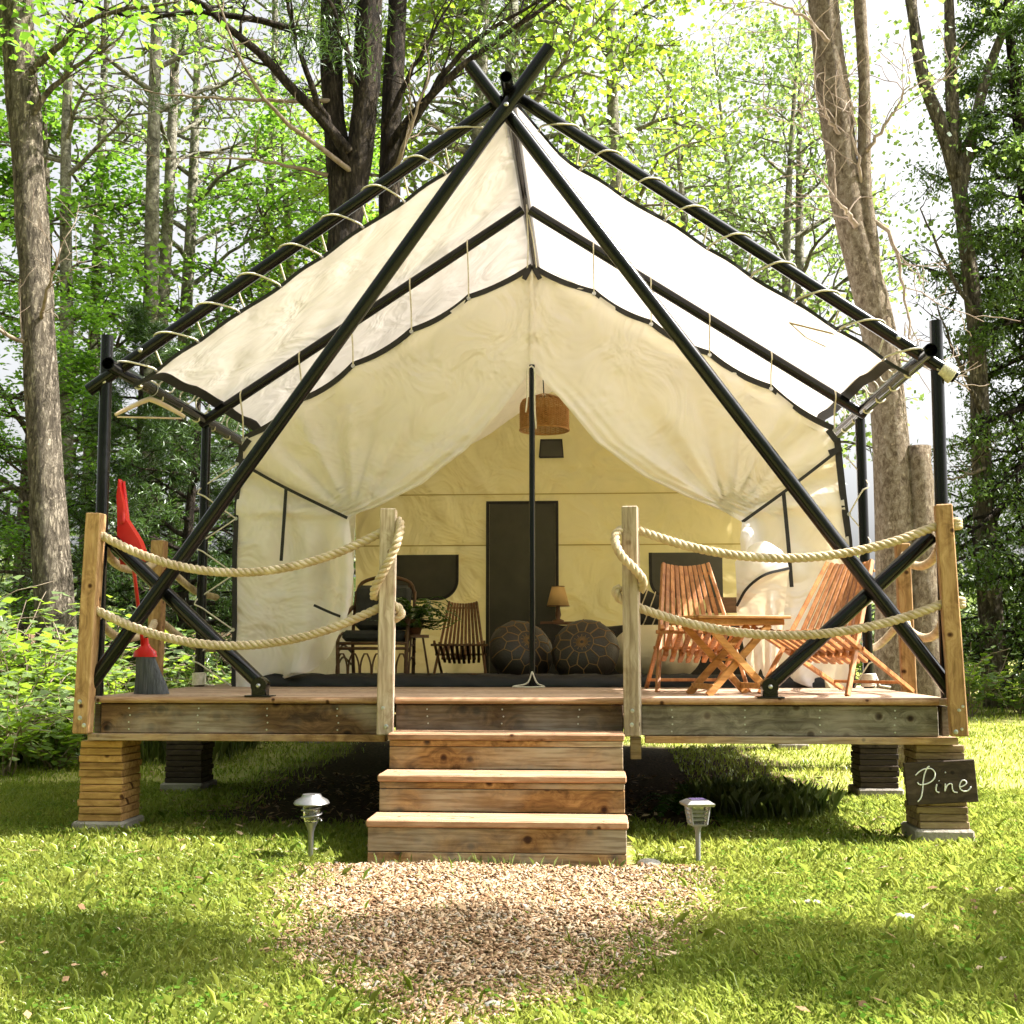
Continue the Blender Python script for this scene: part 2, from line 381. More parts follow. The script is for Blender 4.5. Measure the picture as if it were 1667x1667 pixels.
M['cream'] = simple('cream_linen', (.66, .57, .42), .9, 0, (.56, .47, .34), 4, .9, 7)
M['lampshade'] = simple('tan_lampshade', (.58, .38, .16), .8)
M['darkwood'] = simple('dark_wood', (.10, .045, .02), .5, 0, (.17, .08, .04), 10, 0, 10, .5, (1, 10, 10))
M['patterned'] = simple('patterned_cushion', (.50, .44, .22), .9, 0, (.36, .31, .14), 30)
M['black_cloth'] = simple('black_cloth', (.02, .018, .016), .9)
M['chalk'] = simple('white_paint', (.78, .78, .76), .8)
M['concrete'] = simple('concrete_pad', (.30, .27, .225), .9, 0, (.17, .15, .12), 9, .8, 40)
M['stone'] = simple('field_stone', (.36, .34, .30), .9, 0, (.25, .23, .20), 10, .6, 40)
M['fern'] = leafmat('fern_leaf', (.03, .075, .014), (.06, .12, .02), (.12, .22, .03), .35)
M['maple'] = leafmat('maple_leaf', (.06, .15, .015), (.135, .25, .03), (.32, .60, .05), .58)
M['maple_y'] = leafmat('sunny_maple_leaf', (.10, .185, .017), (.17, .265, .028), (.42, .60, .05), .56)
M['aspen'] = leafmat('aspen_leaf', (.10, .17, .04), (.18, .265, .065), (.40, .58, .12), .58)
M['pine'] = leafmat('pine_needles', (.034, .075, .016), (.07, .125, .028), (.12, .22, .03), .36)
M['cedar'] = leafmat('cedar_sprays', (.045, .095, .02), (.10, .17, .035), (.24, .38, .06), .45)
M['clover'] = leafmat('clover_leaf', (.07, .16, .018), (.14, .25, .035), (.30, .50, .06), .4, 1.5, .0)
M['farleaf'] = leafmat('far_leaf', (.09, .15, .045), (.17, .23, .08), (.32, .40, .12), .5, .5)
M['grassb'] = leafmat('grass_blade', (.125, .205, .02), (.41, .425, .095), (.54, .64, .11), .45, 1.3, .03)
M['tallgrass'] = leafmat('tall_grass', (.09, .14, .03), (.22, .25, .08), (.32, .38, .08), .4, 1.5)
M['bark_grey'] = bark('bark_grey', (.075, .062, .046), (.22, .185, .138), (.40, .345, .265), 6., .28, .9)
M['bark_pine'] = bark('bark_pine', (.020, .016, .012), (.052, .040, .030), (.11, .088, .066), 4.5, .25)
M['bark_tan'] = bark('bark_tan', (.17, .12, .078), (.38, .30, .205), (.58, .49, .38), 11., .6, .9)
M['bark_aspen'] = bark('bark_aspen', (.09, .085, .065), (.24, .225, .175), (.40, .38, .31), 3., .9, .5)
M['twig'] = simple('dead_twig', (.17, .12, .085), .9, 0, (.30, .24, .18), 12)
M['chips'] = None

def chips_mat():
    m, nt, n, l, b = mat_base('wood_chips'); b.inputs['Roughness'].default_value = .9; b.inputs['Specular IOR Level'].default_value = .2
    ge = n.new('ShaderNodeNewGeometry')
    rp = ramp(n, [(0, (.13, .07, .035)), (.25, (.27, .16, .085)), (.55, (.40, .265, .15)), (.8, (.50, .37, .24)), (1, (.33, .29, .24))])
    l.new(ge.outputs['Random Per Island'], rp.inputs[0])
    nz = n.new('ShaderNodeTexNoise'); nz.inputs['Scale'].default_value = 120; l.new(ge.outputs['Position'], nz.inputs['Vector'])
    r2 = ramp(n, [(.3, (.65, .62, .6)), (.6, (1, 1, 1))]); l.new(nz.outputs[0], r2.inputs[0])
    mx = n.new('ShaderNodeMix'); mx.data_type = 'RGBA'; mx.blend_type = 'MULTIPLY'; mx.inputs['Factor'].default_value = .8
    l.new(rp.outputs[0], mx.inputs['A']); l.new(r2.outputs[0], mx.inputs['B']); l.new(mx.outputs['Result'], b.inputs['Base Color'])
    return m
M['chips'] = chips_mat()
def ground_mat():
    m, nt, n, l, b = mat_base('lawn_soil'); b.inputs['Roughness'].default_value = .95; b.inputs['Specular IOR Level'].default_value = .1
    ge = n.new('ShaderNodeNewGeometry')
    n1 = n.new('ShaderNodeTexNoise'); n1.inputs['Scale'].default_value = 1.3; n1.inputs['Detail'].default_value = 3; l.new(ge.outputs['Position'], n1.inputs['Vector'])
    n2 = n.new('ShaderNodeTexNoise'); n2.inputs['Scale'].default_value = 40; n2.inputs['Detail'].default_value = 3; l.new(ge.outputs['Position'], n2.inputs['Vector'])
    g = ramp(n, [(.3, (.15, .19, .03)), (.5, (.27, .29, .06)), (.72, (.40, .36, .12))]); l.new(n1.outputs[0], g.inputs[0])
    d = ramp(n, [(.3, (.15, .13, .055)), (.5, (.28, .24, .10)), (.7, (.40, .34, .18))]); l.new(n2.outputs[0], d.inputs[0])
    f = ramp(n, [(.45, (0, 0, 0)), (.6, (1, 1, 1))]); l.new(n2.outputs[0], f.inputs[0])
    mx = n.new('ShaderNodeMix'); mx.data_type = 'RGBA'; l.new(f.outputs[0], mx.inputs['Factor']); l.new(g.outputs[0], mx.inputs['A']); l.new(d.outputs[0], mx.inputs['B'])
    # leaf litter on the wooded bank to the left and behind
    sx = n.new('ShaderNodeSeparateXYZ'); l.new(ge.outputs['Position'], sx.inputs[0])
    a1 = n.new('ShaderNodeMath'); a1.operation = 'MULTIPLY_ADD'; a1.inputs[1].default_value = -.55; l.new(sx.outputs['X'], a1.inputs[0]); l.new(sx.outputs['Y'], a1.inputs[2])
    a2 = n.new('ShaderNodeMath'); a2.operation = 'MULTIPLY_ADD'; a2.inputs[1].default_value = 2.2; l.new(n1.outputs[0], a2.inputs[0]); l.new(a1.outputs[0], a2.inputs[2])
    lm = n.new('ShaderNodeMapRange'); lm.inputs['From Min'].default_value = 8.2; lm.inputs['From Max'].default_value = 9.6; l.new(a2.outputs[0], lm.inputs['Value'])
    # but the mown lawn runs on at the right
    rr = n.new('ShaderNodeMapRange'); rr.inputs['From Min'].default_value = 2.2; rr.inputs['From Max'].default_value = 1.0; l.new(sx.outputs['X'], rr.inputs['Value'])
    lf = n.new('ShaderNodeMath'); lf.operation = 'MULTIPLY'; l.new(lm.outputs[0], lf.inputs[0]); l.new(rr.outputs[0], lf.inputs[1])
    li = ramp(n, [(.3, (.055, .032, .018)), (.5, (.14, .085, .048)), (.7, (.25, .17, .10))]); l.new(n2.outputs[0], li.inputs[0])
    m3 = n.new('ShaderNodeMix'); m3.data_type = 'RGBA'; l.new(lf.outputs[0], m3.inputs['Factor']); l.new(mx.outputs['Result'], m3.inputs['A']); l.new(li.outputs[0], m3.inputs['B'])
    ax_ = n.new('ShaderNodeMath'); ax_.operation = 'ABSOLUTE'; l.new(sx.outputs['X'], ax_.inputs[0])  # bare soil under the deck, coloured extra dark to deepen its shade
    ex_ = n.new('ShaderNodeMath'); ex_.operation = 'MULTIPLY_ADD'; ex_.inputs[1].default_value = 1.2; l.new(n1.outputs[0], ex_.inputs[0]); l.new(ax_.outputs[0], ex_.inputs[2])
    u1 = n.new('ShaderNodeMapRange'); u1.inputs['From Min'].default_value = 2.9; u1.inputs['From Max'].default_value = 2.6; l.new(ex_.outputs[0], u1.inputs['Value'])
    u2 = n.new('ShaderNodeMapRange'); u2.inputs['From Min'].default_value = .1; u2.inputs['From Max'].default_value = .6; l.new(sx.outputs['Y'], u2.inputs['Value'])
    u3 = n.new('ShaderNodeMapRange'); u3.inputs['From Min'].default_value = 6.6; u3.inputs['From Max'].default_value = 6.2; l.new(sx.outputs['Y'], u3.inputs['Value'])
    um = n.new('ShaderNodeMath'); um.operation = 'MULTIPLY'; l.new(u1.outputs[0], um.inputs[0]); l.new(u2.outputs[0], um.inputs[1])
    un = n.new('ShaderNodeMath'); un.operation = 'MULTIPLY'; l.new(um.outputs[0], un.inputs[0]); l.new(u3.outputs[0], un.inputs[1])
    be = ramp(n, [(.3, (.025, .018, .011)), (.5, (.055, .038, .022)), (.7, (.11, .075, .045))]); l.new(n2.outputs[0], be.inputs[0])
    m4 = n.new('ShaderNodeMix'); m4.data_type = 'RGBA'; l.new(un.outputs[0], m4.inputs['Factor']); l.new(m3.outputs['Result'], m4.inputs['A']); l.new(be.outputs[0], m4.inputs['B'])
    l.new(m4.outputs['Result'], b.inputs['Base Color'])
    bp = n.new('ShaderNodeBump'); bp.inputs['Strength'].default_value = .8; bp.inputs['Distance'].default_value = .03; l.new(n2.outputs[0], bp.inputs['Height']); l.new(bp.outputs[0], b.inputs['Normal'])
    return m
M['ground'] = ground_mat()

# ---------------------------------------------------------------- ground
def gz(x, y):
    x = np.asarray(x, float); y = np.asarray(y, float)
    def ss(a, b, t):
        t = np.clip((t - a) / (b - a), 0, 1); return t * t * (3 - 2 * t)
    bank = .75 * ss(6.0, 14, y - .55 * x) * ss(2.5, -1.5, x)
    far = .45 * ss(16, 40, y) * ss(-2, 4, x) + .9 * ss(14, 40, y) * ss(2, -3, x)
    bumps = .012 * np.sin(2.3 * x + .7 * y) * np.cos(1.7 * y - .4 * x) + .008 * np.sin(5.1 * x - 3.3 * y)
    return bank + far + bumps - .01
def axis(lo, hi, fine_lo, fine_hi, step):
    a = [fine_lo]; s = step
    while a[0] > lo: s *= 1.35; a.insert(0, a[0] - s)
    b = list(np.arange(fine_lo + step, fine_hi, step)); s = step
    b.append(fine_hi)
    while b[-1] < hi: s *= 1.35; b.append(b[-1] + s)
    return np.array(a + b)
gx = axis(-500, 500, -9, 10, .18); gy = axis(-60, 900, -5, 16, .18)
GX, GY = np.meshgrid(gx, gy)
GV = np.stack([GX, GY, gz(GX, GY)], -1).reshape(-1, 3)
nx = len(gx); ii, jj = np.meshgrid(np.arange(len(gy) - 1), np.arange(nx - 1), indexing='ij')
q = (ii * nx + jj).ravel(); GF = np.stack([q, q + 1, q + nx + 1, q + nx], 1)
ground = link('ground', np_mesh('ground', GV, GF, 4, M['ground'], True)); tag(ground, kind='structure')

DZ = .757      # deck top
# ---------------------------------------------------------------- deck
deck = thing('wooden_deck', 'raised wooden deck carrying the canvas tent, with weathered rim boards and rope posts', 'deck', (0, 3, .5))
rows = 44; pw = .1425
pl_me = MB().box((0, 0, 0), (4.80, pw - .006, .036), None, .004).mesh('plank', M['deckb'])
for k in range(rows):
    o = link('plank', pl_me, deck); o.location = (0, .074 + k * pw, DZ - .018)
    if k == 0: o.location = (0, .082, DZ - .018)
for a, b_ in ((-2.335, -.74), (-.644, .624), (.722, 2.325)):         # rounded nosing between the posts
    prof = [(-.024 + .018 - .018 * math.sin(t), .018 * math.cos(t)) for t in np.linspace(0, math.pi, 7)]
    m = MB(); n_ = len(prof)
    pts = []
    for x in (a, b_):
        pts += [(x, .008, DZ - .0185 + .018)] + [(x, p[0], DZ - .0185 + p[1]) for p in prof] + [(x, .008, DZ - .0185 - .018)]
    k = n_ + 2
    m.add(pts, [(i, i + 1, k + i + 1, k + i) for i in range(k - 1)] + [tuple(range(k - 1, -1, -1)), tuple(range(k, 2 * k)), (k - 1, 0, k, 2 * k - 1)])
    m.build('nosing', M['tread'], deck)
RZ0, RZ1 = .552, .715
for a, b_, mt in ((-2.335, -.742, 'rim_dark'), (-.645, .622, 'rim_dark'), (.722, 2.325, 'rim_grey')):
    rb = MB().box(((a + b_) / 2, .022, (RZ0 + RZ1) / 2), (b_ - a, .038, RZ1 - RZ0), None, .004).build('rim_board', M[mt], deck)
    L = b_ - a; nrow = 4 if L > 1.4 else 3
    for i in range(nrow):
        xx = a + L * (i + .42) / nrow
        for j in range(4):
            MB().lathe([(0, -.004), (.005, -.004), (.0045, 0), (0, .001)], (xx + rnd.uniform(-.006, .006), .0015, RZ0 + .022 + j * .039), 8, Matrix.Rotation(R(90), 3, 'X')).build('screw', M['steel'], deck)
for sx in (-1, 1):
    MB().box((sx * 2.378, 3.18, .632), (.038, 6.24, .16), None, .003).build('side_rim_board', M['rim_grey' if sx > 0 else 'rim_dark'], deck)
MB().box((0, 6.34, .632), (4.78, .038, .16), None, .003).build('rear_rim_board', M['rim_dark'], deck)
for a, b_ in ((-2.40, -.7), (.74, 2.42)):
    MB().box(((a + b_) / 2, .03, .5305), (b_ - a, .10, .039), None, .003).build('beam', M['beam'], deck)
for yy in (2.1, 4.1, 6.1):
    MB().box((0, yy, .50), (5.3, .09, .09), None, .003).build('beam', M['rim_dark'], deck)
for k in range(12):
    MB().box((-2.2 + k * .4, 3.2, .648), (.038, 6.15, .135)).build('joist', M['rim_dark'], deck)
for x in (-.64, .66): MB().box((x + (.02 if x < 0 else .03), .06, .48), (.06, .06, .12), None, .003).build('hanger_block', M['riser'], deck)
def post(x, y, z0, z1, mt, lean=(0, 0), twist=0., w=.089, bolts=()):
    m = MB(); zc = (z1 - z0)
    rot = Euler((lean[1], lean[0], twist)).to_matrix()
    m.box((x, y, (z0 + z1) / 2), (w, w, zc), rot, .006)
    p = m.build('post', M[mt], deck)
    for bz, bx in bolts:
        s = sub('bolt', MB().lathe([(0, -.006), (.013, -.006), (.013, -.002), (.008, 0), (.008, .005), (0, .006)], (x + bx, y - w / 2 - .002, bz), 10, Matrix.Rotation(R(90), 3, 'X')).mesh('bolt', M['steel']), p)
    return p
post(-2.402, -.047, .552, 1.80, 'post_tan', (R(1.3), 0), 0, bolts=((.64, -.015), (.60, .01), (.73, -.02)))
post(2.398, -.047, .560, 1.812, 'post_tan', (R(-1.6), 0), R(-8), bolts=((.70, .012), (.60, .02), (.585, -.01), (.72, .03)))
post(-.692, -.047, .552, 1.812, 'post_grey', (R(.2), 0), R(4), bolts=((.70, -.01), (.60, .01)))
post(.672, -.047, .552, 1.815, 'post_grey', (0, 0), R(-9), bolts=((.69, .0), (.615, -.005)))
post(-2.455, 1.15, .55, 1.75, 'post_tan', (R(.3), 0))
post(2.462, 1.15, .55, 1.70, 'post_tan', (R(-.6), 0), R(-6))

# ---------------------------------------------------------------- timber piers
def pier(x, y, w, d, ztop, label, mt='crib', pad=True, skip=()):
    t = thing('timber_pier', label, 'pier', (x, y, 0), 'cribbed timber piers under the deck')
    z = .055
    if pad:
        MB().box((x, y, .018), (w + .05, d + .05, .075), Euler((0, 0, R(rnd.uniform(-3, 3)))), .012).build('pad', M['concrete'], t)
    n_ = max(2, round((ztop - z) / .0395)); h = (ztop - z) / n_
    for k in range(n_):
        ww = w + rnd.uniform(-.008, .008); ox = rnd.uniform(-.005, .005); oy = rnd.uniform(-.004, .004)
        q_ = MB().box((0, 0, 0), (ww, d, h - .003), None, .004).build('timber', M[mt], t)
        q_.matrix_parent_inverse = Matrix.Translation(-Vector((x, y, 0)))
        q_.location = (x + ox - .05 * (k / n_ - .5) * 0, y + oy, z + (k + .5) * h); q_.rotation_euler = (0, 0, R(rnd.uniform(-1.2, 1.2)))
    return t
pier(-2.335, .17, .25, .28, .506, 'tall honey-coloured timber pier below the corner post beside the red broom')
pier(2.345, .19, .265, .28, .506, 'weathered timber pier with the dark name board fixed to it', 'crib_grey')
pier(-2.52, 2.1, .27, .27, .45, 'timber pier standing in deep shade behind the honey-coloured corner pier', 'signwood')  # this pier and the next: under-deck shade put into near-black wood
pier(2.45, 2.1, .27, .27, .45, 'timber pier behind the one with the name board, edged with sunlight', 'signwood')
pier(2.5, 6.05, .27, .27, .45, 'far timber pier at the rear edge of the deck on a bright pad', 'crib')
pier(-2.5, 6.05, .27, .27, .45, 'far timber pier at the rear shaded corner of the deck', 'crib')

# ---------------------------------------------------------------- steps
st = thing('wooden_steps', 'three wooden steps with sunlit reddish treads leading up to the deck', 'steps', (0, -.45, 0))
TZ = [.578, .390, .205]; TY = [-.295, -.575, -.855]; XL = [-.630, -.632, -.636]; XR = [.612, .612, .612]
zb = [.390, .205, 0.0]
for k in range(3):
    xa, xb, zt, yf = XL[k], XR[k], TZ[k], TY[k]
    yb = (0.0 if k == 0 else TY[k - 1]) - .001
    for j in range(2):
        dpt = (yb - yf) / 2
        MB().box(((xa + xb) / 2, yf + dpt * (j + .5), zt - .018), (xb - xa + .02, dpt - .006, .036), None, .007).build('tread', M['tread'], st)
    h = zt - .037 - zb[k]
    rs_ = [(zb[k] + .001, zt - .037 - (.032 if k < 2 else 0) - .002)]
    if k < 2: rs_.append((zt - .037 - .032, zt - .037))
    else: rs_ = [(0.0 - .02, .052), (.054, zt - .037)]
    for za, zc in rs_:
        MB().box(((xa + xb) / 2, yf + .030, (za + zc) / 2), (xb - xa, .036, zc - za - .0015), None, .003).build('riser_board', M['riser'], st)
    for sx, xx in ((-1, xa), (1, xb)):
        MB().box((xx - sx * .02, (yf + yb) / 2 + .03, (zt - .037) / 2), (.036, yb - yf - .06, zt - .04)).build('side_board', M['riser'], st)
    for i in range(5):
        MB().lathe([(0, -.002), (.005, -.002), (.004, .001), (0, .0015)], (xa + .1 + i * .26, yf + .02, zt + .001), 7).build('screw', M['steel'], st)

# ---------------------------------------------------------------- pole frame
fr = thing('pole_frame', 'black tubular pole frame with crossed front legs holding the canvas fly', 'tent frame', (0, 3, DZ))
def pole(a, b_, r=.040, bolts=(), hollow=True, name='pole'):
    a = Vector(a); b_ = Vector(b_); d = (b_ - a).normalized()
    m = MB(); m.tube([a, b_], r, 18, caps=False)
    for e, s_ in ((a, -1), (b_, 1)):      # open tube ends
        ref = d.orthogonal().normalized(); w = d.cross(ref)
        o = [e + (ref * math.cos(t) + w * math.sin(t)) * r for t in np.linspace(0, 2 * math.pi, 19)[:-1]]
        i1 = [e + (ref * math.cos(t) + w * math.sin(t)) * r * .86 for t in np.linspace(0, 2 * math.pi, 19)[:-1]]
        i2 = [e - d * s_ * .12 + (ref * math.cos(t) + w * math.sin(t)) * r * .86 for t in np.linspace(0, 2 * math.pi, 19)[:-1]]
        fs_ = []
        for j in range(18):
            j2 = (j + 1) % 18; fs_ += [(j, j2, 18 + j2, 18 + j), (18 + j, 18 + j2, 36 + j2, 36 + j)]
        fs_.append(tuple(36 + j for j in range(18)))
        m.add(o + i1 + i2, fs_)
    p = m.build(name, M['black'], fr, 'auto')
    for bt in bolts:
        sub('bolt', MB().lathe([(0, .008), (.012, .006), (.015, 0), (.015, -.006)], bt, 10, Matrix.Rotation(R(90), 3, 'X')).mesh('bolt', M['steel'], True), p)
    return p
def foot(x, y, lean):
    m = MB(); m.lathe([(0, -.045), (.045, -.045), (.048, -.03), (.048, .03), (.045, .045), (0, .045)], (x, y, DZ + .062), 20, Matrix.Rotation(R(90), 3, 'X'))
    m.box((x, y, DZ + .026), (.085, .075, .05), None, .006)
    m.box((x, y, DZ + .004), (.15, .12, .008), None, .002)
    f = m.build('foot_bracket', M['black'], fr, 'auto')
    sub('bolt', MB().lathe([(0, .006), (.012, .005), (.014, -.004)], (x, y - .048, DZ + .062), 10, Matrix.Rotation(R(90), 3, 'X')).mesh('bolt', M['steel'], True), f)
pole((-2.415, -.005, .80), (.232, -.075, 4.515), .041, bolts=((-.02, -.112, 4.16),), name='crossed_leg')
pole((2.405, .035, .80), (-.243, .015, 4.468), .041, name='crossed_leg')
for sx in (-1, 1):
    pole((sx * 2.405, .10, DZ), (sx * 2.425, .10, 2.885), .036, bolts=((sx * 2.42, .062, 2.60),), name='corner_pole')
    pole((sx * .045, .085, 4.285), (sx * 2.52, .085, 2.552), .038, bolts=((sx * 2.2, .045, 2.78),), name='front_rafter')
    pole((sx * 1.428, .04, DZ + .07), (sx * 2.36, .13, 1.655), .041, name='brace')
    foot(sx * 1.428, .04, sx)
    foot(sx * 2.37, -.0, sx) if False else None
    pole((sx * 2.345, -.07, 2.675), (sx * 2.345, 6.4, 2.675), .040, name='eave_pole')
    pole((sx * .03, 1.65, 4.185), (sx * 2.37, 1.65, 2.64), .037, name='rafter')
    pole((sx * 2.345, 1.73, DZ), (sx * 2.345, 1.73, 2.63), .035, name='upright')
    pole((sx * .03, 6.2, 4.185), (sx * 2.37, 6.2, 2.64), .037, name='rafter')
    pole((sx * 2.345, 6.28, DZ), (sx * 2.345, 6.28, 2.63), .035, name='upright')
pole((-.012, -.22, 4.272), (.0, 6.4, 4.272), .036, name='ridge_pole')

# ---------------------------------------------------------------- canvas fly
fly = thing('canvas_fly', 'cream canvas fly sheet laced under the black rafters over the whole tent', 'fly sheet', (0, 3, 2.7))
XE = 2.28
def flyz(x, y):
    ax = abs(x); t = ax / XE
    z = 4.325 - .675 * ax
    z -= .185 * math.exp(-(y - .16) / .42) * smooth01(-.02, .14, t)               # the front edge hangs lower on its lacing
    z -= .05 * math.sin(math.pi * min(1, t)) * (0.5 - .5 * math.cos(2 * math.pi * min(1, max(0, (y - .16) / 1.5)))) * (1 if y < 1.66 else 1)
    z += .010 * math.sin(7 * y + 3 * ax) * math.sin(5 * ax) + .006 * math.sin(17 * ax - 9 * y)
    return z
ys = np.concatenate([np.linspace(.17, 1.7, 30), np.linspace(1.85, 6.45, 24)])
def fly_edge_y(ax):
    n_ = 9.0; return .16 + .012 * (1 - abs(math.cos(math.pi * n_ * ax / XE)))
for sx in (-1, 1):
    pts = []
    for y in ys:
        row = []
        for k in range(41):
            ax = XE * k / 40; yy = y
            if y < 1.0: yy = y + (fly_edge_y(ax) - .16) * (1 - (y - .17) / .83)
            sag = .014 * (1 - abs(math.cos(math.pi * 3 * y / 2.2)))
            axx = ax - sag * smooth01(.85, 1, k / 40)
            row.append((sx * axx, yy, flyz(axx, y)))
        pts.append(row)
    MB().grid(pts, sx < 0).build('canvas_panel', M['fly'], fly, True)
    # webbing along front and eave edges
    w1 = [[], [], [], []]
    for k in range(41):
        ax = XE * k / 40; yy = fly_edge_y(ax) + .008
        z = flyz(ax, .17)
        w1[0].append((sx * ax, yy - .008, z + .010)); w1[1].append((sx * ax, yy + .022, z + .010)); w1[2].append((sx * ax, yy + .022, z - .004)); w1[3].append((sx * ax, yy - .008, z - .014))
    MB().grid([w1[0], w1[1], w1[2], w1[3], w1[0]], sx > 0).build('front_webbing', M['blackweb'], fly)
    w2 = [[], [], [], []]
    for y in np.linspace(.2, 6.4, 90):
        sag = .014 * (1 - abs(math.cos(math.pi * 3 * y / 2.2))); ax = XE - sag; z = flyz(ax, y)
        w2[0].append((sx * (ax + .006), y, z + .004)); w2[1].append((sx * (ax - .05), y, z + .040)); w2[2].append((sx * (ax - .05), y, z + .026)); w2[3].append((sx * (ax + .004), y, z - .012))
    MB().grid([w2[0], w2[1], w2[2], w2[3], w2[0]], sx < 0).build('eave_webbing', M['blackweb'], fly)
    # front lacing: from each eyelet round the rafter
    def raf(ax): return Vector((sx * ax, .085, 4.285 - (ax - .045) * (4.285 - 2.552) / (2.52 - .045)))
    dirr = (raf(2.0) - raf(1.0)).normalized(); nrm = Vector((-dirr.z * sx, 0, abs(dirr.x))).normalized()
    if nrm.z < 0: nrm = -nrm
    for k in range(1, 10):
        ax = XE * (k - .35) / 9.2
        g = Vector((sx * ax, fly_edge_y(ax) + .006, flyz(ax, .17)))
        c0 = raf(ax + .16); r_ = .044
        path = [g, g + Vector((0, -.05, .02)) + dirr * .02, c0 + Vector((0, -r_, -.0)) - dirr * .03 - nrm * .012, c0 + nrm * r_ + dirr * .05 + Vector((0, -.012, 0)), c0 + nrm * .03 + Vector((0, .035, 0)) + dirr * .09, c0 - nrm * .01 + Vector((0, r_, 0)) + dirr * .11]
        c1 = raf(min(ax + XE / 9.2 - .03, 2.3))
        path += [Vector((c1.x, fly_edge_y(ax) + .02, flyz(min(XE, ax + XE / 9.2), .17) + .02))] if k < 9 else []
        MB().tube(spline(path, 26), .0058, 6).build('lacing_cord', M['cord'], fly, True)
        MB().lathe([(.006, -.006), (.013, -.006), (.013, .006), (.006, .006)], g + Vector((0, -.002, 0)), 10, Matrix.Rotation(R(60), 3, 'X')).build('eyelet', M['steel'], fly)
    for k in range(6):
        y = .34 + k * .36
        sag = .014 * (1 - abs(math.cos(math.pi * 3 * y / 2.2))); ax = XE - sag; z = flyz(ax, y)
        ring = [Vector((sx * (ax - .02), y, z + .02)), Vector((sx * (ax + .05), y + .01, z - .03)), Vector((sx * 2.315, y + .06, 2.642)), Vector((sx * 2.350, y + .09, 2.631)), Vector((sx * 2.389, y + .12, 2.66)), Vector((sx * 2.36, y + .15, 2.719)), Vector((sx * 2.31, y + .18, 2.705)), Vector((sx * (ax + .01), y + .22, z + .02))]
        MB().tube(spline(ring, 24), .0055, 6).build('lacing_cord', M['cord'], fly, True)
# pale chevron mark printed on the sunny panel
def on_fly(x, y): return Vector((x, y, flyz(x, y) - .004))
CH = [((1.72, .80), (1.93, .50)), ((1.72, .80), (1.84, .92)), ((1.84, .92), (1.96, .90))]
m = MB()
for a, b_ in CH:
    A = np.array(a); B = np.array(b_); d = (B - A) / np.linalg.norm(B - A); n_ = np.array((-d[1], d[0])) * .013
    m.add([on_fly(*(A - n_)), on_fly(*(B - n_)), on_fly(*(B + n_)), on_fly(*(A + n_))], [(0, 1, 2, 3)])
m.build('printed_chevron', simple('faded_print', (.42, .36, .24), .9), fly)

# ---------------------------------------------------------------- canvas tent
tent = thing('canvas_tent', 'cream canvas wall tent with its front drawn open, standing on the deck', 'tent', (0, 3.5, DZ))
YF, YB = 1.76, 6.0
EL = [(.757, -1.95), (.778, -1.879), (.856, -1.57), (1.0, -1.374), (1.204, -1.267), (1.357, -1.234), (1.576, -1.219), (1.797, -1.24), (1.95, -1.285), (2.0, -1.2), (2.035, -1.087), (2.201, -.751), (2.444, -.437), (2.741, -.176), (3.04, .034), (3.9, .034)]
ER = [(.757, 1.95), (.785, 1.873), (.84, 1.77), (1.009, 1.605), (1.221, 1.526), (1.435, 1.458), (1.607, 1.483), (1.78, 1.474), (1.906, 1.505), (1.981, 1.392), (2.092, 1.123), (2.244, .818), (2.487, .489), (2.812, .232), (3.04, .034), (3.9, .034)]
GL = [(.035, 3.80), (-.428, 3.578), (-.846, 3.338), (-1.273, 3.089), (-1.65, 2.834), (-2.075, 2.553)]
GR = [(.035, 3.80), (.485, 3.597), (.894, 3.361), (1.306, 3.128), (1.735, 2.875), (2.170, 2.57)]
def top_edge(G, sag=.034):
    out = []
    for i in range(len(G) - 1):
        a = np.array(G[i]); b_ = np.array(G[i + 1]); d = b_ - a; nn = np.array((-abs(d[1]) * np.sign(d[0]), -abs(d[0]))) / np.linalg.norm(d)
        for t in np.linspace(0, 1, 9)[:-1]:
            out.append(a + d * t + nn * sag * 4 * t * (1 - t) * (.8 if i else .6))
    out.append(np.array(G[-1])); return out
TL = top_edge(GL); TR = top_edge(GR)
def monot(T):
    T = sorted([(p[1], p[0]) for p in T]); return [a for a, _ in T], [b for _, b in T]
OUTL = [(.757, -2.10), (1.2, -2.105), (1.713, -2.118), (2.1, -2.108), (2.34, -2.10), (2.50, -2.088)]
OUTR = [(.757, 2.235), (1.263, 2.255), (1.776, 2.245), (2.1, 2.215), (2.30, 2.20), (2.50, 2.185)]
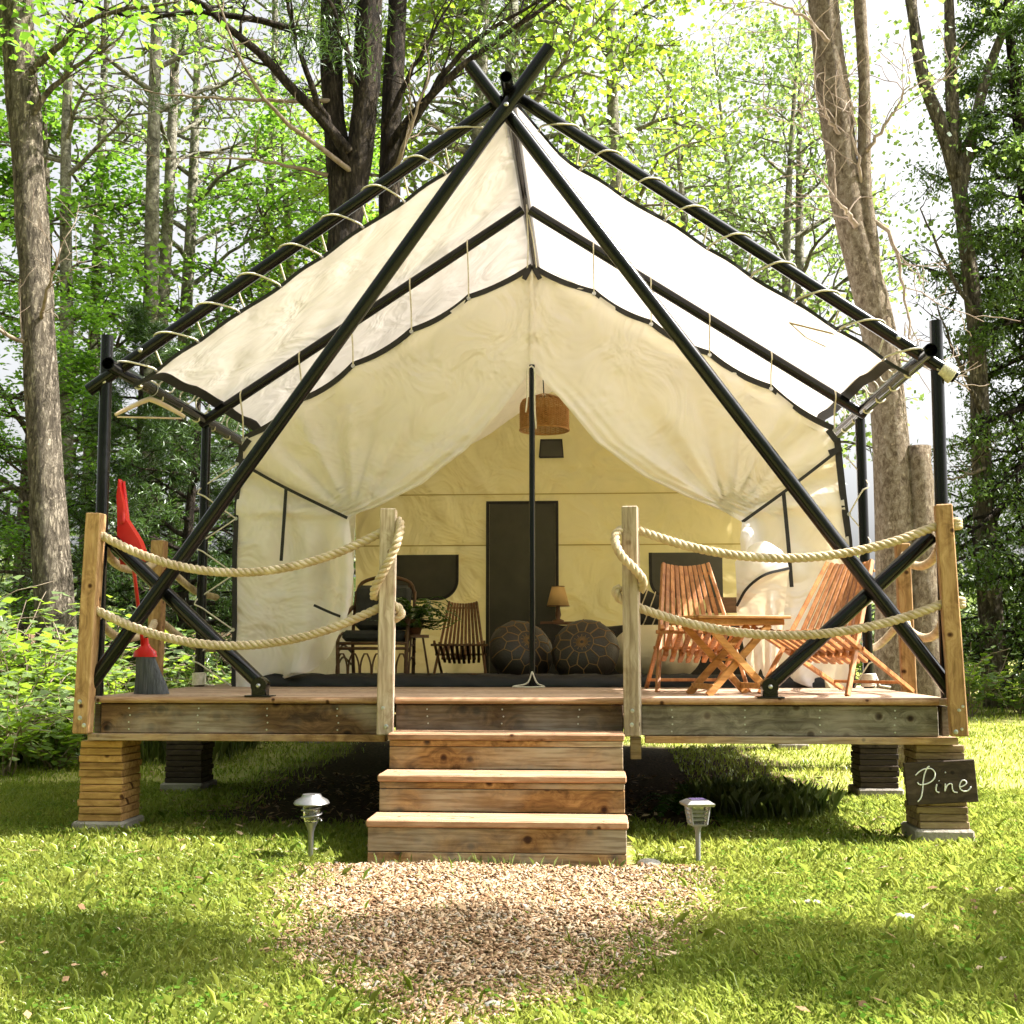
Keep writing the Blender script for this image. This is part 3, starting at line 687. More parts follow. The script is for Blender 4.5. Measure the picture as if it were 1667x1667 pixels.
def front_panel(sx, E_, O_, T_):
    tz, tx = monot(T_)
    oz = [a for a, _ in O_] + [a for a in tz if a > 2.52]; ox = [b for _, b in O_] + [b for a, b in zip(tz, tx) if a > 2.52]
    ez = [a for a, _ in E_]; ex = [b for _, b in E_]
    zs = np.concatenate([np.linspace(.757, 1.9, 46), np.linspace(1.915, 3.1, 60), np.linspace(3.115, 3.80, 28)])
    nc = 96; tie = np.array((np.interp(1.96, ez, ex), 1.96)); rows_ = []
    for z in zs:
        xo = np.interp(z, oz, ox); xi = np.interp(z, ez, ex); row = []
        for k in range(nc + 1):
            s = k / nc; x = xo + (xi - xo) * s; y = YF
            w = abs(xi - xo)
            if z < 2.0:
                fall = smooth01(2.0, 1.75, z); u = abs(x - xo)
                y -= fall * (.012 + .085 * smooth01(.25, 1, s)) * math.sin(u * 19 + .8 * math.sin(3 * z) + sx) * (.5 + .5 * s)
                y -= .10 * fall * smooth01(.6, 1.0, s) * smooth01(.75, 1.15, z)
                y += .012 * math.sin(9 * x + 5 * z) * (1 - s)
                if z < 1.1: x -= sx * 0
            if 1.9 < z < 3.06:
                d = abs(xi - x) * .66           # distance from the gathered edge
                g = smooth01(1.9, 2.05, z) * smooth01(3.06, 2.7, z)
                y -= g * (.035 * math.exp(-d / .09) + .020 * math.sin(2 * math.pi * d / .058) * math.exp(-d / .085))
            v = np.array((x, z)) - tie; rr = np.hypot(*v); th = math.atan2(v[1], v[0] * sx * -1 if False else v[0] * -sx)
            if z > 1.96:
                y -= .034 * math.sin(13 * th) * math.exp(-((rr - .60) / .5) ** 2) + .009 * math.sin(31 * th + 1) * math.exp(-((rr - .5) / .4) ** 2)
            y -= .016 * math.sin(5.5 * x + 2.1 * z) * math.sin(3.1 * z) + .005 * math.sin(23 * x - 7 * z) + .006 * math.sin(15 * x + 11 * z * sx)
            row.append((x, y, z))
        rows_.append(row)
    MB().grid(rows_, sx > 0).build('front_wall', M['tent'], tent, True)
    return oz, ox, ez, ex
front_panel(-1, EL, OUTL, TL); front_panel(1, ER, OUTR, TR)
def ribbon(path, w, t, mat, name, wdir=(0, 0, 1), parent=tent):
    """flat strip along path, width along wdir, facing -y"""
    P = [Vector(p) for p in path]; m = MB(); a = []; b_ = []; c = []; d = []
    for i, p in enumerate(P):
        tg = (P[min(i + 1, len(P) - 1)] - P[max(i - 1, 0)]).normalized(); n_ = tg.cross(Vector((0, 1, 0)))
        n_ = n_.normalized() if n_.length > 1e-4 else Vector(wdir)
        a.append(p + n_ * w / 2 + Vector((0, -t, 0))); b_.append(p - n_ * w / 2 + Vector((0, -t, 0))); c.append(p - n_ * w / 2 + Vector((0, t, 0))); d.append(p + n_ * w / 2 + Vector((0, t, 0)))
    m.grid([a, b_, c, d, a]); return m.build(name, mat, parent)
ribbon([(.034, YF - .016, z) for z in np.linspace(3.05, 3.76, 12)], .022, .004, M['tent'], 'centre_seam')
for T_ in (TL, TR): ribbon([(p[0], YF - .004, p[1]) for p in T_], .038, .009, M['blackweb'], 'top_webbing')
ribbon([(x, YF - .008, z) for z, x in OUTL], .03, .012, M['blackweb'], 'side_webbing')
ribbon([(x, YF - .008, z) for z, x in OUTR], .045, .012, M['blackweb'], 'side_webbing')
ribbon(spline([(-2.04, 1.735, 2.34), (-1.75, 1.72, 2.18), (-1.29, 1.70, 1.955)], 12), .022, .006, M['blackweb'], 'strap')
ribbon(spline([(2.20, 1.735, 2.42), (1.86, 1.72, 2.16), (1.505, 1.70, 1.905)], 12), .022, .006, M['blackweb'], 'strap')
ribbon(spline([(-1.745, 1.725, 2.17), (-1.75, 1.70, 1.9), (-1.765, 1.71, 1.65)], 8), .022, .005, M['blackweb'], 'hanging_tie')
ribbon(spline([(1.80, 1.725, 2.11), (1.82, 1.70, 1.75), (1.835, 1.70, 1.45)], 8), .026, .005, M['blackweb'], 'hanging_tie')
ribbon(spline([(-1.50, 1.62, 1.33), (-1.36, 1.60, 1.27), (-1.25, 1.62, 1.23)], 8), .018, .006, M['blackweb'], 'zip_edge')
# sunlit gathered flap on the right with its black zip
pts = []
zc = spline([(1.43, 1.50, 1.30), (1.50, 1.47, 1.42), (1.62, 1.46, 1.51), (1.79, 1.50, 1.555)], 20)
up = spline([(1.44, 1.62, 1.62), (1.53, 1.58, 1.72), (1.64, 1.58, 1.76), (1.76, 1.62, 1.70)], 20)
for i in range(20):
    a, b_ = zc[i], up[i]; lo = np.array((1.52 + .19 * i / 19, 1.60 + .05 * math.sin(i * .9), .86 + .03 * math.sin(i)))
    row = [a * (1 - t) + b_ * t + np.array((0, -.04 * math.sin(math.pi * t), 0)) for t in np.linspace(1, 0, 9)]
    row += [a * (1 - t) + lo * t + np.array((0, .03 - .05 * math.sin(i * .95) * t, 0)) for t in np.linspace(.04, 1, 16)]
    pts.append([tuple(p) for p in row])
MB().grid(pts, False).build('gathered_flap', M['tent'], tent, True)
ribbon([tuple(p + np.array((0, -.006, .012))) for p in zc], .018, .006, M['blackweb'], 'zip_edge')
# roof, side and back walls
def wav(u, v, k=0): return .012 * math.sin(5 * u + k) * math.sin(3.3 * v + 1.3 * k) + .006 * math.sin(13 * u + 7 * v + k)
for sx, xe, ze in ((-1, -2.085, 2.50), (1, 2.185, 2.50)):
    MB().grid([[(.035 + (xe - .035) * s, y, 3.79 + (ze - 3.79) * s - .05 * math.sin(math.pi * s) + wav(s * 3, y)) for s in np.linspace(0, 1, 20)] for y in np.linspace(YF + .02, YB, 30)], sx < 0).build('roof_panel', M['tent'], tent, True)
    MB().grid([[(xe + sx * .02 * math.sin(math.pi * t) + wav(y * 1.5, t * 4, 2), y, .76 + (ze - .76) * t) for t in np.linspace(0, 1, 16)] for y in np.linspace(YF + .02, YB, 34)], sx > 0).build('side_wall', M['tent'], tent, True)
pts = []
for z in np.linspace(.76, 3.78, 60):
    x0 = -2.085 if z < 2.5 else -2.085 + (z - 2.5) / 1.29 * 2.12; x1 = 2.185 if z < 2.5 else 2.185 - (z - 2.5) / 1.29 * 2.15
    pts.append([(x, YB + wav(x * 1.7, z * 2, 4) * 1.2 + .012 * math.sin(11 * x + 4 * math.sin(2 * z)), z) for x in np.linspace(x0, max(x1, x0), 60)])
MB().grid(pts).build('back_wall', M['tentin'], tent, True)
yb = YB - .035
MB().box((-.286, yb, 1.66), (.70, .012, 1.80), None, .003).build('door_panel', M['darkmesh'], tent)
for x in (-.655, .083): MB().box((x, yb - .008, 1.66), (.035, .014, 1.82)).build('door_border', M['blackweb'], tent)
MB().box((-.286, yb - .009, 2.575), (.77, .014, .03)).build('door_border', M['blackweb'], tent)
def win(x0, x1, z0, z1, rs):
    """window with one rounded lower corner (rs = +1 right, -1 left)"""
    r = .20; out = []
    if rs > 0:
        out = [(x0, z1), (x0, z0)] + [(x1 - r + r * math.sin(t), z0 + r - r * math.cos(t)) for t in np.linspace(0, math.pi / 2, 9)] + [(x1, z1)]
    else:
        out = [(x1, z1), (x1, z0)] + [(x0 + r - r * math.sin(t), z0 + r - r * math.cos(t)) for t in np.linspace(0, math.pi / 2, 9)] + [(x0, z1)]
    n_ = len(out)
    m = MB().add([(x, yb - .004, z) for x, z in out] + [(x, yb + .008, z) for x, z in out], [tuple(range(n_)) if rs < 0 else tuple(range(n_))] + [tuple(range(2 * n_ - 1, n_ - 1, -1))] + [(i, (i + 1) % n_, n_ + (i + 1) % n_, n_ + i) for i in range(n_)])
    w = m.build('window_panel', M['darkmesh'], tent)
    b_ = ribbon([(x, yb - .012, z) for x, z in out[1:]], .032, .007, M['blackweb'], 'window_border')
win(-1.75, -.98, 1.55, 2.02, 1); win(1.066, 1.82, 1.55, 2.03, -1)
ribbon([(-.10, yb - .006, 3.06), (-.085, yb - .006, 3.25), (.14, yb - .006, 3.25), (.155, yb - .006, 3.06), (-.10, yb - .006, 3.06)], .018, .006, M['blackweb'], 'vent_border')
MB().add([(-.10, yb, 3.06), (.155, yb, 3.06), (.14, yb, 3.25), (-.085, yb, 3.25)], [(0, 1, 2, 3)]).build('vent_panel', M['darkmesh'], tent)
for z in (2.118, 2.666):
    hw = 2.05 if z < 2.5 else 1.8
    MB().box((0.03, yb + .006, z), (hw * 2, .006, .012)).build('seam', M['seam'], tent)
# threshold and floor
pts = []
for x in np.linspace(-1.95, 2.05, 80):
    w = .008 * math.sin(19 * x) + .006 * math.sin(41 * x + 1)
    pts.append([(x, YF + .10, DZ + .005), (x, YF + .06 + w, DZ + .085 + w * .4), (x, YF + .03 + w, DZ + .092 + w * .5), (x, YF - .01 - w, DZ + .06), (x, YF - .03 + w, DZ + .03), (x, YF - .035, DZ + .004)])
MB().grid(pts).build('threshold', M['blackpvc'], tent, True)
MB().box((0.05, 3.95, DZ + .006), (4.2, 4.15, .008)).build('floor_sheet', M['blackpvc'], tent)
MB().tube([(.034, YF - .06, DZ + .0), (.034, YF - .02, 3.06)], .021, 12).build('door_pole', M['black'], tent, 'auto')
for dx, L in ((-.03, .30), (.022, .42)):
    MB().tube(spline([(.034, YF - .07, 3.04), (.034 + dx, YF - .09, 3.0), (.034 + dx, YF - .085, 3.0 - L * .6), (.034 + dx * 1.4, YF - .085, 3.0 - L)], 14), .006, 6).build('door_cord', M['cord'], tent, True)
MB().tube(spline([(.034, YF - .09, DZ + .11), (.0, YF - .11, DZ + .03), (-.1, YF - .13, DZ + .007), (.12, YF - .14, DZ + .007), (.07, YF - .11, DZ + .03), (.034, YF - .09, DZ + .11)], 30), .006, 6).build('door_cord', M['cord'], tent, True)
# guys from the top edge to the rafter above
for G in (GL, GR):
    for i, (x, z) in enumerate(G):
        if i == 0: continue
        zr = 4.185 - (abs(x) - .03) * (4.185 - 2.64) / 2.34
        MB().tube(spline([(x, YF - .015, z - .012), (x * .997, 1.70, (z + zr) / 2), (x * .995, 1.608, zr), (x * .993, 1.64, zr + .046), (x * .99, 1.70, zr + .01)], 16), .0055, 6).build('hanging_cord', M['cord'], tent, True)
        MB().lathe([(.006, -.005), (.015, -.005), (.015, .005), (.006, .005)], (x, YF - .016, z - .014), 10, Matrix.Rotation(R(90), 3, 'X')).build('eyelet', M['steel'], tent)
        if i < 5:
            MB().tube([(x, YF + .02, z), (x * 1.0 - np.sign(x) * .36, YF + .9, z + .46)], .0035, 5).build('guy_cord', M['cord'], tent)
for dx in (-.035, .035):
    MB().tube(spline([(.035 + dx, YF - .02, 3.76), (.03 + dx * .6, 1.72, 3.95), (.0, 1.66, 4.23)], 10), .0055, 6).build('hanging_cord', M['cord'], tent, True)
    MB().box((.035 + dx * 1.1, YF - .022, 3.735), (.035, .012, .085), Euler((0, R(-28 if dx < 0 else 28) * -1, 0))).build('corner_tab', M['blackweb'], tent)
for x, z, a in ((-2.055, 2.50, 35), (-2.075, 2.38, -70), (2.15, 2.52, -35), (2.17, 2.41, 70)):
    MB().box((x, YF - .022, z), (.04, .014, .095), Euler((0, R(a), 0))).build('corner_tab', M['blackweb'], tent)
# side lacing to the uprights
for sx, xo in ((-1, 2.112), (1, 2.25)):
    zz = 2.36; pth = []
    for k in range(5):
        pth += [(sx * xo, YF - .02, zz), (sx * 2.385, 1.70, zz - .20), (sx * 2.34, 1.688, zz - .235)]; zz -= .40
    for k in range(0, len(pth) - 3, 3):
        MB().tube(spline([pth[k], pth[k + 1], pth[k + 2], pth[k + 3]], 14), .0055, 6).build('lacing_cord', M['cord'], tent, True)
        MB().lathe([(.006, -.005), (.014, -.005), (.014, .005), (.006, .005)], pth[k], 10, Matrix.Rotation(R(90), 3, 'X')).build('eyelet', M['steel'], tent)

def coil(x, y, z, r, n, label):
    o = MB().tube([(x + r * math.cos(t), y + r * math.sin(t), z + .011 * t / (2 * math.pi)) for t in np.linspace(0, 2 * math.pi * n, 18 * n)] + [(x + r * 1.4, y - r * 1.3, z + .01), (x + r * 3, y - r * 1.5, z)], .0068, 6).build('cord_coil', M['cord'], None, True)
    return tag(o, label, 'cord')
coil(-2.345, 1.73, DZ + .008, .044, 8, 'white cord wound round the foot of the upright near the broom')
coil(2.345, 1.73, DZ + .008, .044, 8, 'white cord wound round the foot of the upright behind the reclined chair')
d = Vector((1, 0, -.70)).normalized(); u = d.orthogonal().normalized(); w = d.cross(u); c0 = Vector((2.44, .085, 2.608))
o = MB().tube([c0 + d * (.0115 * t / (2 * math.pi)) + (u * math.cos(t) + w * math.sin(t)) * .046 for t in np.linspace(0, 2 * math.pi * 7, 110)], .0075, 6).build('cord_coil', M['cord'], None, True)
tag(o, 'white cord wound thickly round the low end of the front rafter', 'cord')

# ---------------------------------------------------------------- twisted ropes
def rope(path, label, r=.025, n=None, group=None):
    P = np.array(path); L = np.linalg.norm(np.diff(P, axis=0), axis=1).sum(); n = max(30, int(L / .0085)); P = spline(path, n) if len(path) < 12 else resample(path, n)
    T = np.gradient(P, axis=0); T /= np.linalg.norm(T, axis=1)[:, None]
    u = np.cross(T[0], (0, 1, .01)); u /= np.linalg.norm(u); U = []
    for t in T:
        u = u - t * (u @ t); u = u / np.linalg.norm(u); U.append(u)
    U = np.array(U); W = np.cross(T, U); s = np.linspace(0, L, n); m = MB()
    for k in range(3):
        a = 2 * math.pi * (s / .105 + k / 3); Q = P + (U * np.cos(a)[:, None] + W * np.sin(a)[:, None]) * r * .50
        m.tube([tuple(q) for q in Q], r * .56, 8)
    o = m.build('rope', M['rope'], None, True); return tag(o, label, 'rope', group)
yr = -.045
def swag(a, b_, sag, n=9):
    return [(a[0] + (b_[0] - a[0]) * t, yr - .03 * math.sin(math.pi * t), a[1] + (b_[1] - a[1]) * t - sag * 4 * t * (1 - t)) for t in np.linspace(0, 1, n)]
def rope_path(pre, sw, post_): return [tuple(p) for p in spline(pre + sw + post_, 120)]
rope(rope_path([(-2.402, yr, 1.70)], swag((-2.35, 1.672), (-.745, 1.672), .218), [(-.69, yr, 1.715), (-.635, yr - .01, 1.745), (-.615, yr - .05, 1.70), (-.63, yr - .09, 1.60), (-.69, yr - .085, 1.47), (-.752, yr - .06, 1.36), (-.765, yr, 1.31)]), 'upper rope from the broom corner post, looped down over the grey stair post')
rope(rope_path([(-2.402, yr, 1.26)], swag((-2.35, 1.237), (-.745, 1.25), .20), [(-.69, yr, 1.275), (-.63, yr, 1.255), (-.615, yr + .01, 1.215), (-.66, yr + .02, 1.19)]), 'lower rope between the broom corner post and the grey stair post')
rope(rope_path([(2.398, yr, 1.715)], swag((2.33, 1.69), (.735, 1.675), .163), [(.67, yr, 1.695), (.60, yr - .03, 1.67), (.585, yr - .07, 1.61), (.62, yr - .095, 1.53), (.68, yr - .09, 1.47), (.735, yr - .06, 1.40), (.725, yr - .01, 1.345)]), 'upper twisted rope in front of the slatted chairs, looped round the stair post')
rope(rope_path([(2.398, yr, 1.29)], swag((2.34, 1.262), (.73, 1.245), .155), [(.67, yr, 1.28), (.61, yr, 1.30), (.585, yr, 1.345), (.615, yr + .02, 1.36)]), 'lower twisted rope in front of the folding table and chairs')
for sx, nm in ((-1, 'broom'), (1, 'reclined chair')):
    xs_ = 2.40
    rope([(sx * xs_, -.02, 1.68), (sx * (xs_ + .02), .3, 1.55), (sx * (xs_ + .03), .62, 1.52), (sx * (xs_ + .03), .95, 1.57), (sx * 2.46, 1.15, 1.63), (sx * 2.47, 1.3, 1.6), (sx * 2.46, 1.9, 1.45), (sx * 2.45, 2.4, 1.42)], 'upper rope running back along the deck side behind the ' + nm)
    rope([(sx * xs_, -.02, 1.25), (sx * (xs_ + .02), .3, 1.12), (sx * (xs_ + .03), .62, 1.09), (sx * (xs_ + .03), .95, 1.14), (sx * 2.46, 1.15, 1.21), (sx * 2.47, 1.3, 1.2), (sx * 2.46, 1.9, 1.05), (sx * 2.45, 2.4, 1.02)], 'lower rope running back along the deck side behind the ' + nm)
# rope knots outside the right corner post
o = MB(); 
for z in (1.705, 1.275):
    for t in range(3): o.tube([(2.445 + .022 * math.sin(a), -.045 + .03 * math.cos(a), z + .016 * (t - 1)) for a in np.linspace(0, 2 * math.pi, 12)[:-1]], .016, 8, closed=True)
    k = o.build('rope_knot', M['rope'], None, True); tag(k, ('upper' if z > 1.5 else 'lower') + ' rope knot on the outer face of the corner post above the name board', 'knot'); o = MB()

# ---------------------------------------------------------------- slatted stick chairs
def stick_chair(name, label, mt, group):
    t = thing(name, label, 'chair', (0, 0, 0), group, world_parts=False)
    N = 11
    for i in range(N):
        u = (i - (N - 1) / 2) / ((N - 1) / 2)                     # -1..1
        outer = abs(u) > .95; bow = .035 * (1 - u * u)
        top = Vector((u * .150, .46 + bow, .835 - .02 * (1 - u * u)))
        if outer:
            bot = Vector((u * .285, -.20, 0)); MB().bar(top, bot, .024, .030, (0, 1, .7), .003).build('front_leg', M[mt], t)
        else:
            bot = Vector((u * .245, .035 + bow * .6, .225)); MB().bar(top, bot, .027, .024, (0, 1, .7), .003).build('back_slat', M[mt], t)
    N2 = 10
    for i in range(N2):
        u = (i - (N2 - 1) / 2) / ((N2 - 1) / 2); outer = abs(u) > .95; dip = .03 * (1 - u * u)
        fr_ = Vector((u * .262, -.30, .405 - dip))
        if outer:
            MB().bar(fr_, Vector((u * .235, .80, 0)), .024, .030, (0, .3, 1), .003).build('rear_leg', M[mt], t)
        else:
            MB().bar(fr_, Vector((u * .235, .26, .205 - dip * .6)), .030, .024, (0, .3, 1), .003).build('seat_slat', M[mt], t)
    MB().bar((-.30, -.275, .372), (.30, -.275, .372), .026, .024, (0, 0, 1), .003).build('seat_rail', M[mt], t)
    MB().bar((-.275, .055, .275), (.275, .055, .275), .022, .022, (0, 0, 1), .003).build('pivot_rail', M[mt], t)
    MB().bar((-.16, .475, .77), (.16, .475, .77), .018, .02, (0, 1, 0), .003).build('back_rail', M[mt], t)
    MB().bar((-.235, .66, .06), (.235, .66, .06), .02, .02, (0, 0, 1), .003).build('rear_rail', M[mt], t)
    return t
GRP = 'slatted stick chairs'
c1 = stick_chair('stick_chair', 'upright slatted wooden chair beside the folding table on the sunny deck', 'chair', GRP)
c1.location = (1.12, .98, DZ); c1.rotation_euler = (0, 0, R(6)); c1.scale = (1.0, .8, 1.0)
c2 = copy_tree(c1); tag(c2, 'slatted wooden chair turned sideways by the upright, its long rear legs stretched behind')
c2.location = (1.80, .62, DZ); c2.rotation_euler = (0, 0, R(-38)); c2.scale = (1, 1, .98)
c3 = copy_tree(c1); tag(c3, 'dark slatted wooden chair inside the tent in front of the back door panel')
c3.location = (-.64, 3.25, DZ); c3.rotation_euler = (0, 0, R(3)); c3.scale = (.78, .7, .80)
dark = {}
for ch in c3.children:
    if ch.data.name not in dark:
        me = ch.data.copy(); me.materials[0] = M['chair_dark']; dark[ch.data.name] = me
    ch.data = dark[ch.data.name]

# folding table
tb = thing('folding_table', 'small folding slatted table with crossed legs on the sunny deck', 'table', (0, 0, 0), world_parts=False)
for i in range(6): MB().box((0, -.19 + i * .076, .452), (.60, .070, .018), None, .003).build('top_slat', M['table'], tb)
for sy in (-1, 1): MB().box((0, sy * .172, .425), (.56, .022, .034), None, .003).build('apron', M['table'], tb)
for sx in (-1, 1): MB().box((sx * .27, 0, .425), (.022, .32, .034), None, .003).build('apron', M['table'], tb)
for sy, ins in ((-1, 0), (1, 0)):
    MB().bar((-.21, sy * .15, .41), (.20, sy * .15, 0), .022, .042, (1, 0, 1), .003).build('leg', M['table'], tb)
    MB().bar((.21, sy * .125, .41), (-.20, sy * .125, 0), .022, .042, (-1, 0, 1), .003).build('leg', M['table'], tb)
MB().bar((.165, -.16, .05), (.165, .16, .05), .020, .034, (0, 0, 1), .003).build('stretcher', M['table'], tb)
MB().bar((-.165, -.135, .05), (-.165, .135, .05), .020, .034, (0, 0, 1), .003).build('stretcher', M['table'], tb)
MB().bar((0, -.16, .205), (0, .16, .205), .014, .014, (0, 0, 1), .002).build('pivot_bar', M['table'], tb)
tb.location = (1.255, .50, DZ); tb.rotation_euler = (0, 0, R(22))

# ---------------------------------------------------------------- broom and hanger
br = thing('upright_broom', 'red broom with dark grey bristles and a red dustpan leaning at the corner pole', 'broom', (-2.20, .30, DZ))
top = Vector((-2.335, .20, 2.02)); bot = Vector((-2.215, .30, 1.02)); ax = (bot - top).normalized()
MB().tube([top, bot], .011, 10).build('handle', M['red'], br, True)
# head socket
m = MB(); prof = [(.013, .10), (.016, .07), (.030, .045), (.055, .02), (.060, -.012)]
ring = []
for r, dz in prof:
    ring.append([(bot.x + .012 + r * 1.25 * math.cos(a), bot.y + r * .55 * math.sin(a), bot.z + dz - .03) for a in np.linspace(0, 2 * math.pi, 17)])
m.grid(ring, True); m.build('head_socket', M['red'], br, True)
m = MB(); ring = []
for k in range(8):
    t = k / 7; z = bot.z - .03 - t * (bot.z - .03 - DZ - .003); sh = .045 * t
    ring.append([(bot.x + .012 + sh + (.056 + .052 * t ** 1.3) * math.cos(a) * (1 + .04 * math.sin(7 * a) * t), bot.y + (.030 + .010 * t) * math.sin(a), z - (.02 * math.cos(a) * t * -1 if k < 7 else 0)) for a in np.linspace(0, 2 * math.pi, 25)])
m.grid(ring, True); m.add(ring[-1][:-1], [tuple(range(24))]); m.build('bristles', M['bristle'], br, True)
# dustpan clipped on the handle, seen side on
pan = thing('dustpan', 'red plastic dustpan clipped high on the broom handle beside the corner pole', 'dustpan', (-2.30, .24, 1.55))
out = [(-2.352, 2.03), (-2.337, 1.96), (-2.316, 1.87), (-2.306, 1.80), (-2.262, 1.735), (-2.215, 1.665), (-2.185, 1.59), (-2.188, 1.545), (-2.235, 1.515), (-2.32, 1.52), (-2.345, 1.62), (-2.35, 1.80), (-2.36, 1.93)]
cx = np.mean([p[0] for p in out]); n_ = len(out)
m = MB()
m.add([(x, .165, z) for x, z in out] + [(x + .006, .215 + .02 * (2.03 - z), z) for x, z in out], [tuple(range(n_ - 1, -1, -1)), tuple(range(n_, 2 * n_))] + [(i, (i + 1) % n_, n_ + (i + 1) % n_, n_ + i) for i in range(n_)])
m.build('pan', M['red'], pan, 'auto')
MB().tube(spline([(-2.352, .19, 2.03), (-2.345, .19, 1.93), (-2.322, .178, 1.84), (-2.312, .17, 1.76)], 14), [.010 + .006 * k / 13 for k in range(14)], 10).build('handle', M['red'], pan, True)

hg = thing('clothes_hanger', 'pale wooden clothes hanger hooked on the eave pole near the broom', 'hanger', (-2.36, .55, 2.5))
hy = .62; hx = -2.352
m = MB(); L_ = []; 
arm = spline([(hx - .215, hy - .02, 2.505), (hx - .12, hy - .01, 2.555), (hx - .02, hy, 2.602), (hx + .02, hy, 2.602), (hx + .12, hy + .01, 2.555), (hx + .225, hy + .02, 2.495)], 30)
MB().tube(arm, [.011 + .006 * math.sin(math.pi * k / 29) for k in range(30)], 8).build('arm', M['hanger'], hg, True)
MB().tube([(hx - .20, hy - .02, 2.492), (hx + .205, hy + .018, 2.484)], .006, 8).build('bar', M['hanger'], hg, True)
hk = [(hx, hy, 2.60), (hx, hy, 2.635)] + [(hx + .052 * math.sin(a), hy, 2.677 - .052 * math.cos(a)) for a in np.linspace(.15, 4.1, 14)]
MB().tube(hk, .003, 6).build('hook', M['steel'], hg, True)

# ---------------------------------------------------------------- path lights
lx, ly = -.948, -.70
lm = thing('path_light', 'domed silver solar path light with a coil, staked in the lawn', 'path light', (lx, ly, 0))
MB().lathe([(.0, .305), (.045, .305), (.048, .300), (.052, .292), (.082, .275), (.090, .262), (.086, .256), (.05, .258), (0, .26)], (lx, ly, 0), 28).build('dome', M['lamp_silver'], lm, 'auto')
MB().lathe([(.042, .256), (.043, .20), (.034, .172), (.0, .168)], (lx, ly, 0), 20).build('lens', M['glass'], lm, True)
MB().lathe([(.0, .20), (.012, .20), (.014, .24), (.02, .256)], (lx, ly, 0), 12).build('bulb', M['lamp_silver'], lm, True)
MB().tube([(lx + .049 * math.cos(t), ly + .049 * math.sin(t), .175 + .0055 * t) for t in np.linspace(0, 4 * math.pi, 50)], .005, 6).build('coil', M['lamp_silver'], lm, True)
MB().lathe([(.0, .17), (.034, .17), (.022, .145), (.014, .12), (.012, .0), (.004, -.08)], (lx, ly, 0), 14).build('stake', M['lamp_silver'], lm, 'auto')
lx, ly = .957, -.745
lm = thing('path_light', 'square lantern-shaped solar path light on a grey stake in the lawn', 'path light', (lx, ly, 0))
def frustum(m, x, y, z0, z1, a, b_, rz=R(12)):
    pts = []
    for z, h in ((z0, a), (z1, b_)):
        for sx, sy in ((-1, -1), (1, -1), (1, 1), (-1, 1)):
            p = Matrix.Rotation(rz, 3, 'Z') @ Vector((sx * h, sy * h, 0)); pts.append((x + p.x, y + p.y, z))
    return m.add(pts, [(3, 2, 1, 0), (4, 5, 6, 7), (0, 1, 5, 4), (1, 2, 6, 5), (2, 3, 7, 6), (3, 0, 4, 7)])
m = MB(); frustum(m, lx, ly, .272, .284, .066, .070); frustum(m, lx, ly, .2845, .300, .069, .045); m.build('cap', M['lamp_silver'], lm)
frustum(MB(), lx, ly, .3005, .304, .036, .036).build('solar_cell', M['lamp_purple'], lm)
frustum(MB(), lx, ly, .188, .2715, .034, .046).build('lens', M['glass'], lm)
for k in range(4):
    a = R(12) + math.pi / 4 + k * math.pi / 2
    MB().bar((lx + math.cos(a) * .0495, ly + math.sin(a) * .0495, .186), (lx + math.cos(a) * .066, ly + math.sin(a) * .066, .272), .009, .009).build('corner_bar', M['lamp_grey'], lm)
for z, h in ((.207, .0385), (.227, .041), (.247, .0435)):
    fr2 = []
    for a, b_ in (((-1, -1), (1, -1)), ((1, -1), (1, 1)), ((1, 1), (-1, 1)), ((-1, 1), (-1, -1))):
        p = Matrix.Rotation(R(12), 3, 'Z') @ Vector((a[0] * h, a[1] * h, 0)); q_ = Matrix.Rotation(R(12), 3, 'Z') @ Vector((b_[0] * h, b_[1] * h, 0))
        MB().bar((lx + p.x, ly + p.y, z), (lx + q_.x, ly + q_.y, z), .005, .004).build('grille_bar', M['lamp_silver'], lm)
m = MB(); frustum(m, lx, ly, .178, .1875, .036, .040); m.build('base', M['lamp_grey'], lm)
MB().lathe([(.004, -.08), (.012, 0), (.0125, .150), (.022, .178), (0, .178)], (lx, ly, 0), 14).build('stake', M['lamp_grey'], lm, 'auto')

# ---------------------------------------------------------------- name board
sy_ = .012
sg = thing('name_board', 'dark stained board with a hand-painted name in white, fixed to the weathered pier', 'sign', (2.33, sy_, .31))
rotS = Euler((0, R(-3.5), 0)).to_matrix(); sc_ = Vector((2.325, sy_, .310))
MB().box(sc_, (.375, .026, .225), rotS, .003).build('board', M['signwood'], sg)
def sp(u, v):            # board coordinates 0..1, v up
    return rotS @ Vector(((u - .5) * .375, -.0165, (v - .5) * .225)) + sc_
STROKES = [  # P stem, P bowl, i, dot, n, e
    [(.355, .90), (.32, .86), (.275, .72), (.245, .55), (.225, .35), (.19, .17), (.14, .08)],
    [(.145, .70), (.20, .78), (.28, .84), (.37, .84), (.42, .76), (.41, .62), (.34, .52), (.24, .475), (.18, .49), (.165, .54)],
    [(.435, .47), (.415, .37), (.42, .30), (.455, .27)],
    [(.468, .545), (.472, .54)],
    [(.555, .475), (.545, .38), (.535, .29), (.545, .33), (.575, .42), (.615, .465), (.645, .44), (.645, .34), (.665, .265), (.71, .25)],
    [(.755, .37), (.81, .40), (.85, .455), (.835, .52), (.79, .52), (.755, .43), (.755, .33), (.80, .27), (.86, .28), (.90, .345), (.905, .375)]]
for st_ in STROKES:
    p3 = [sp(u, v) for u, v in st_]
    P = spline([tuple(p) for p in p3], 40) if len(p3) > 2 else [tuple(p) for p in p3]
    MB().tube(P, .0036 if len(p3) > 2 else .0045, 6).build('painted_letter', M['chalk'], sg, True)
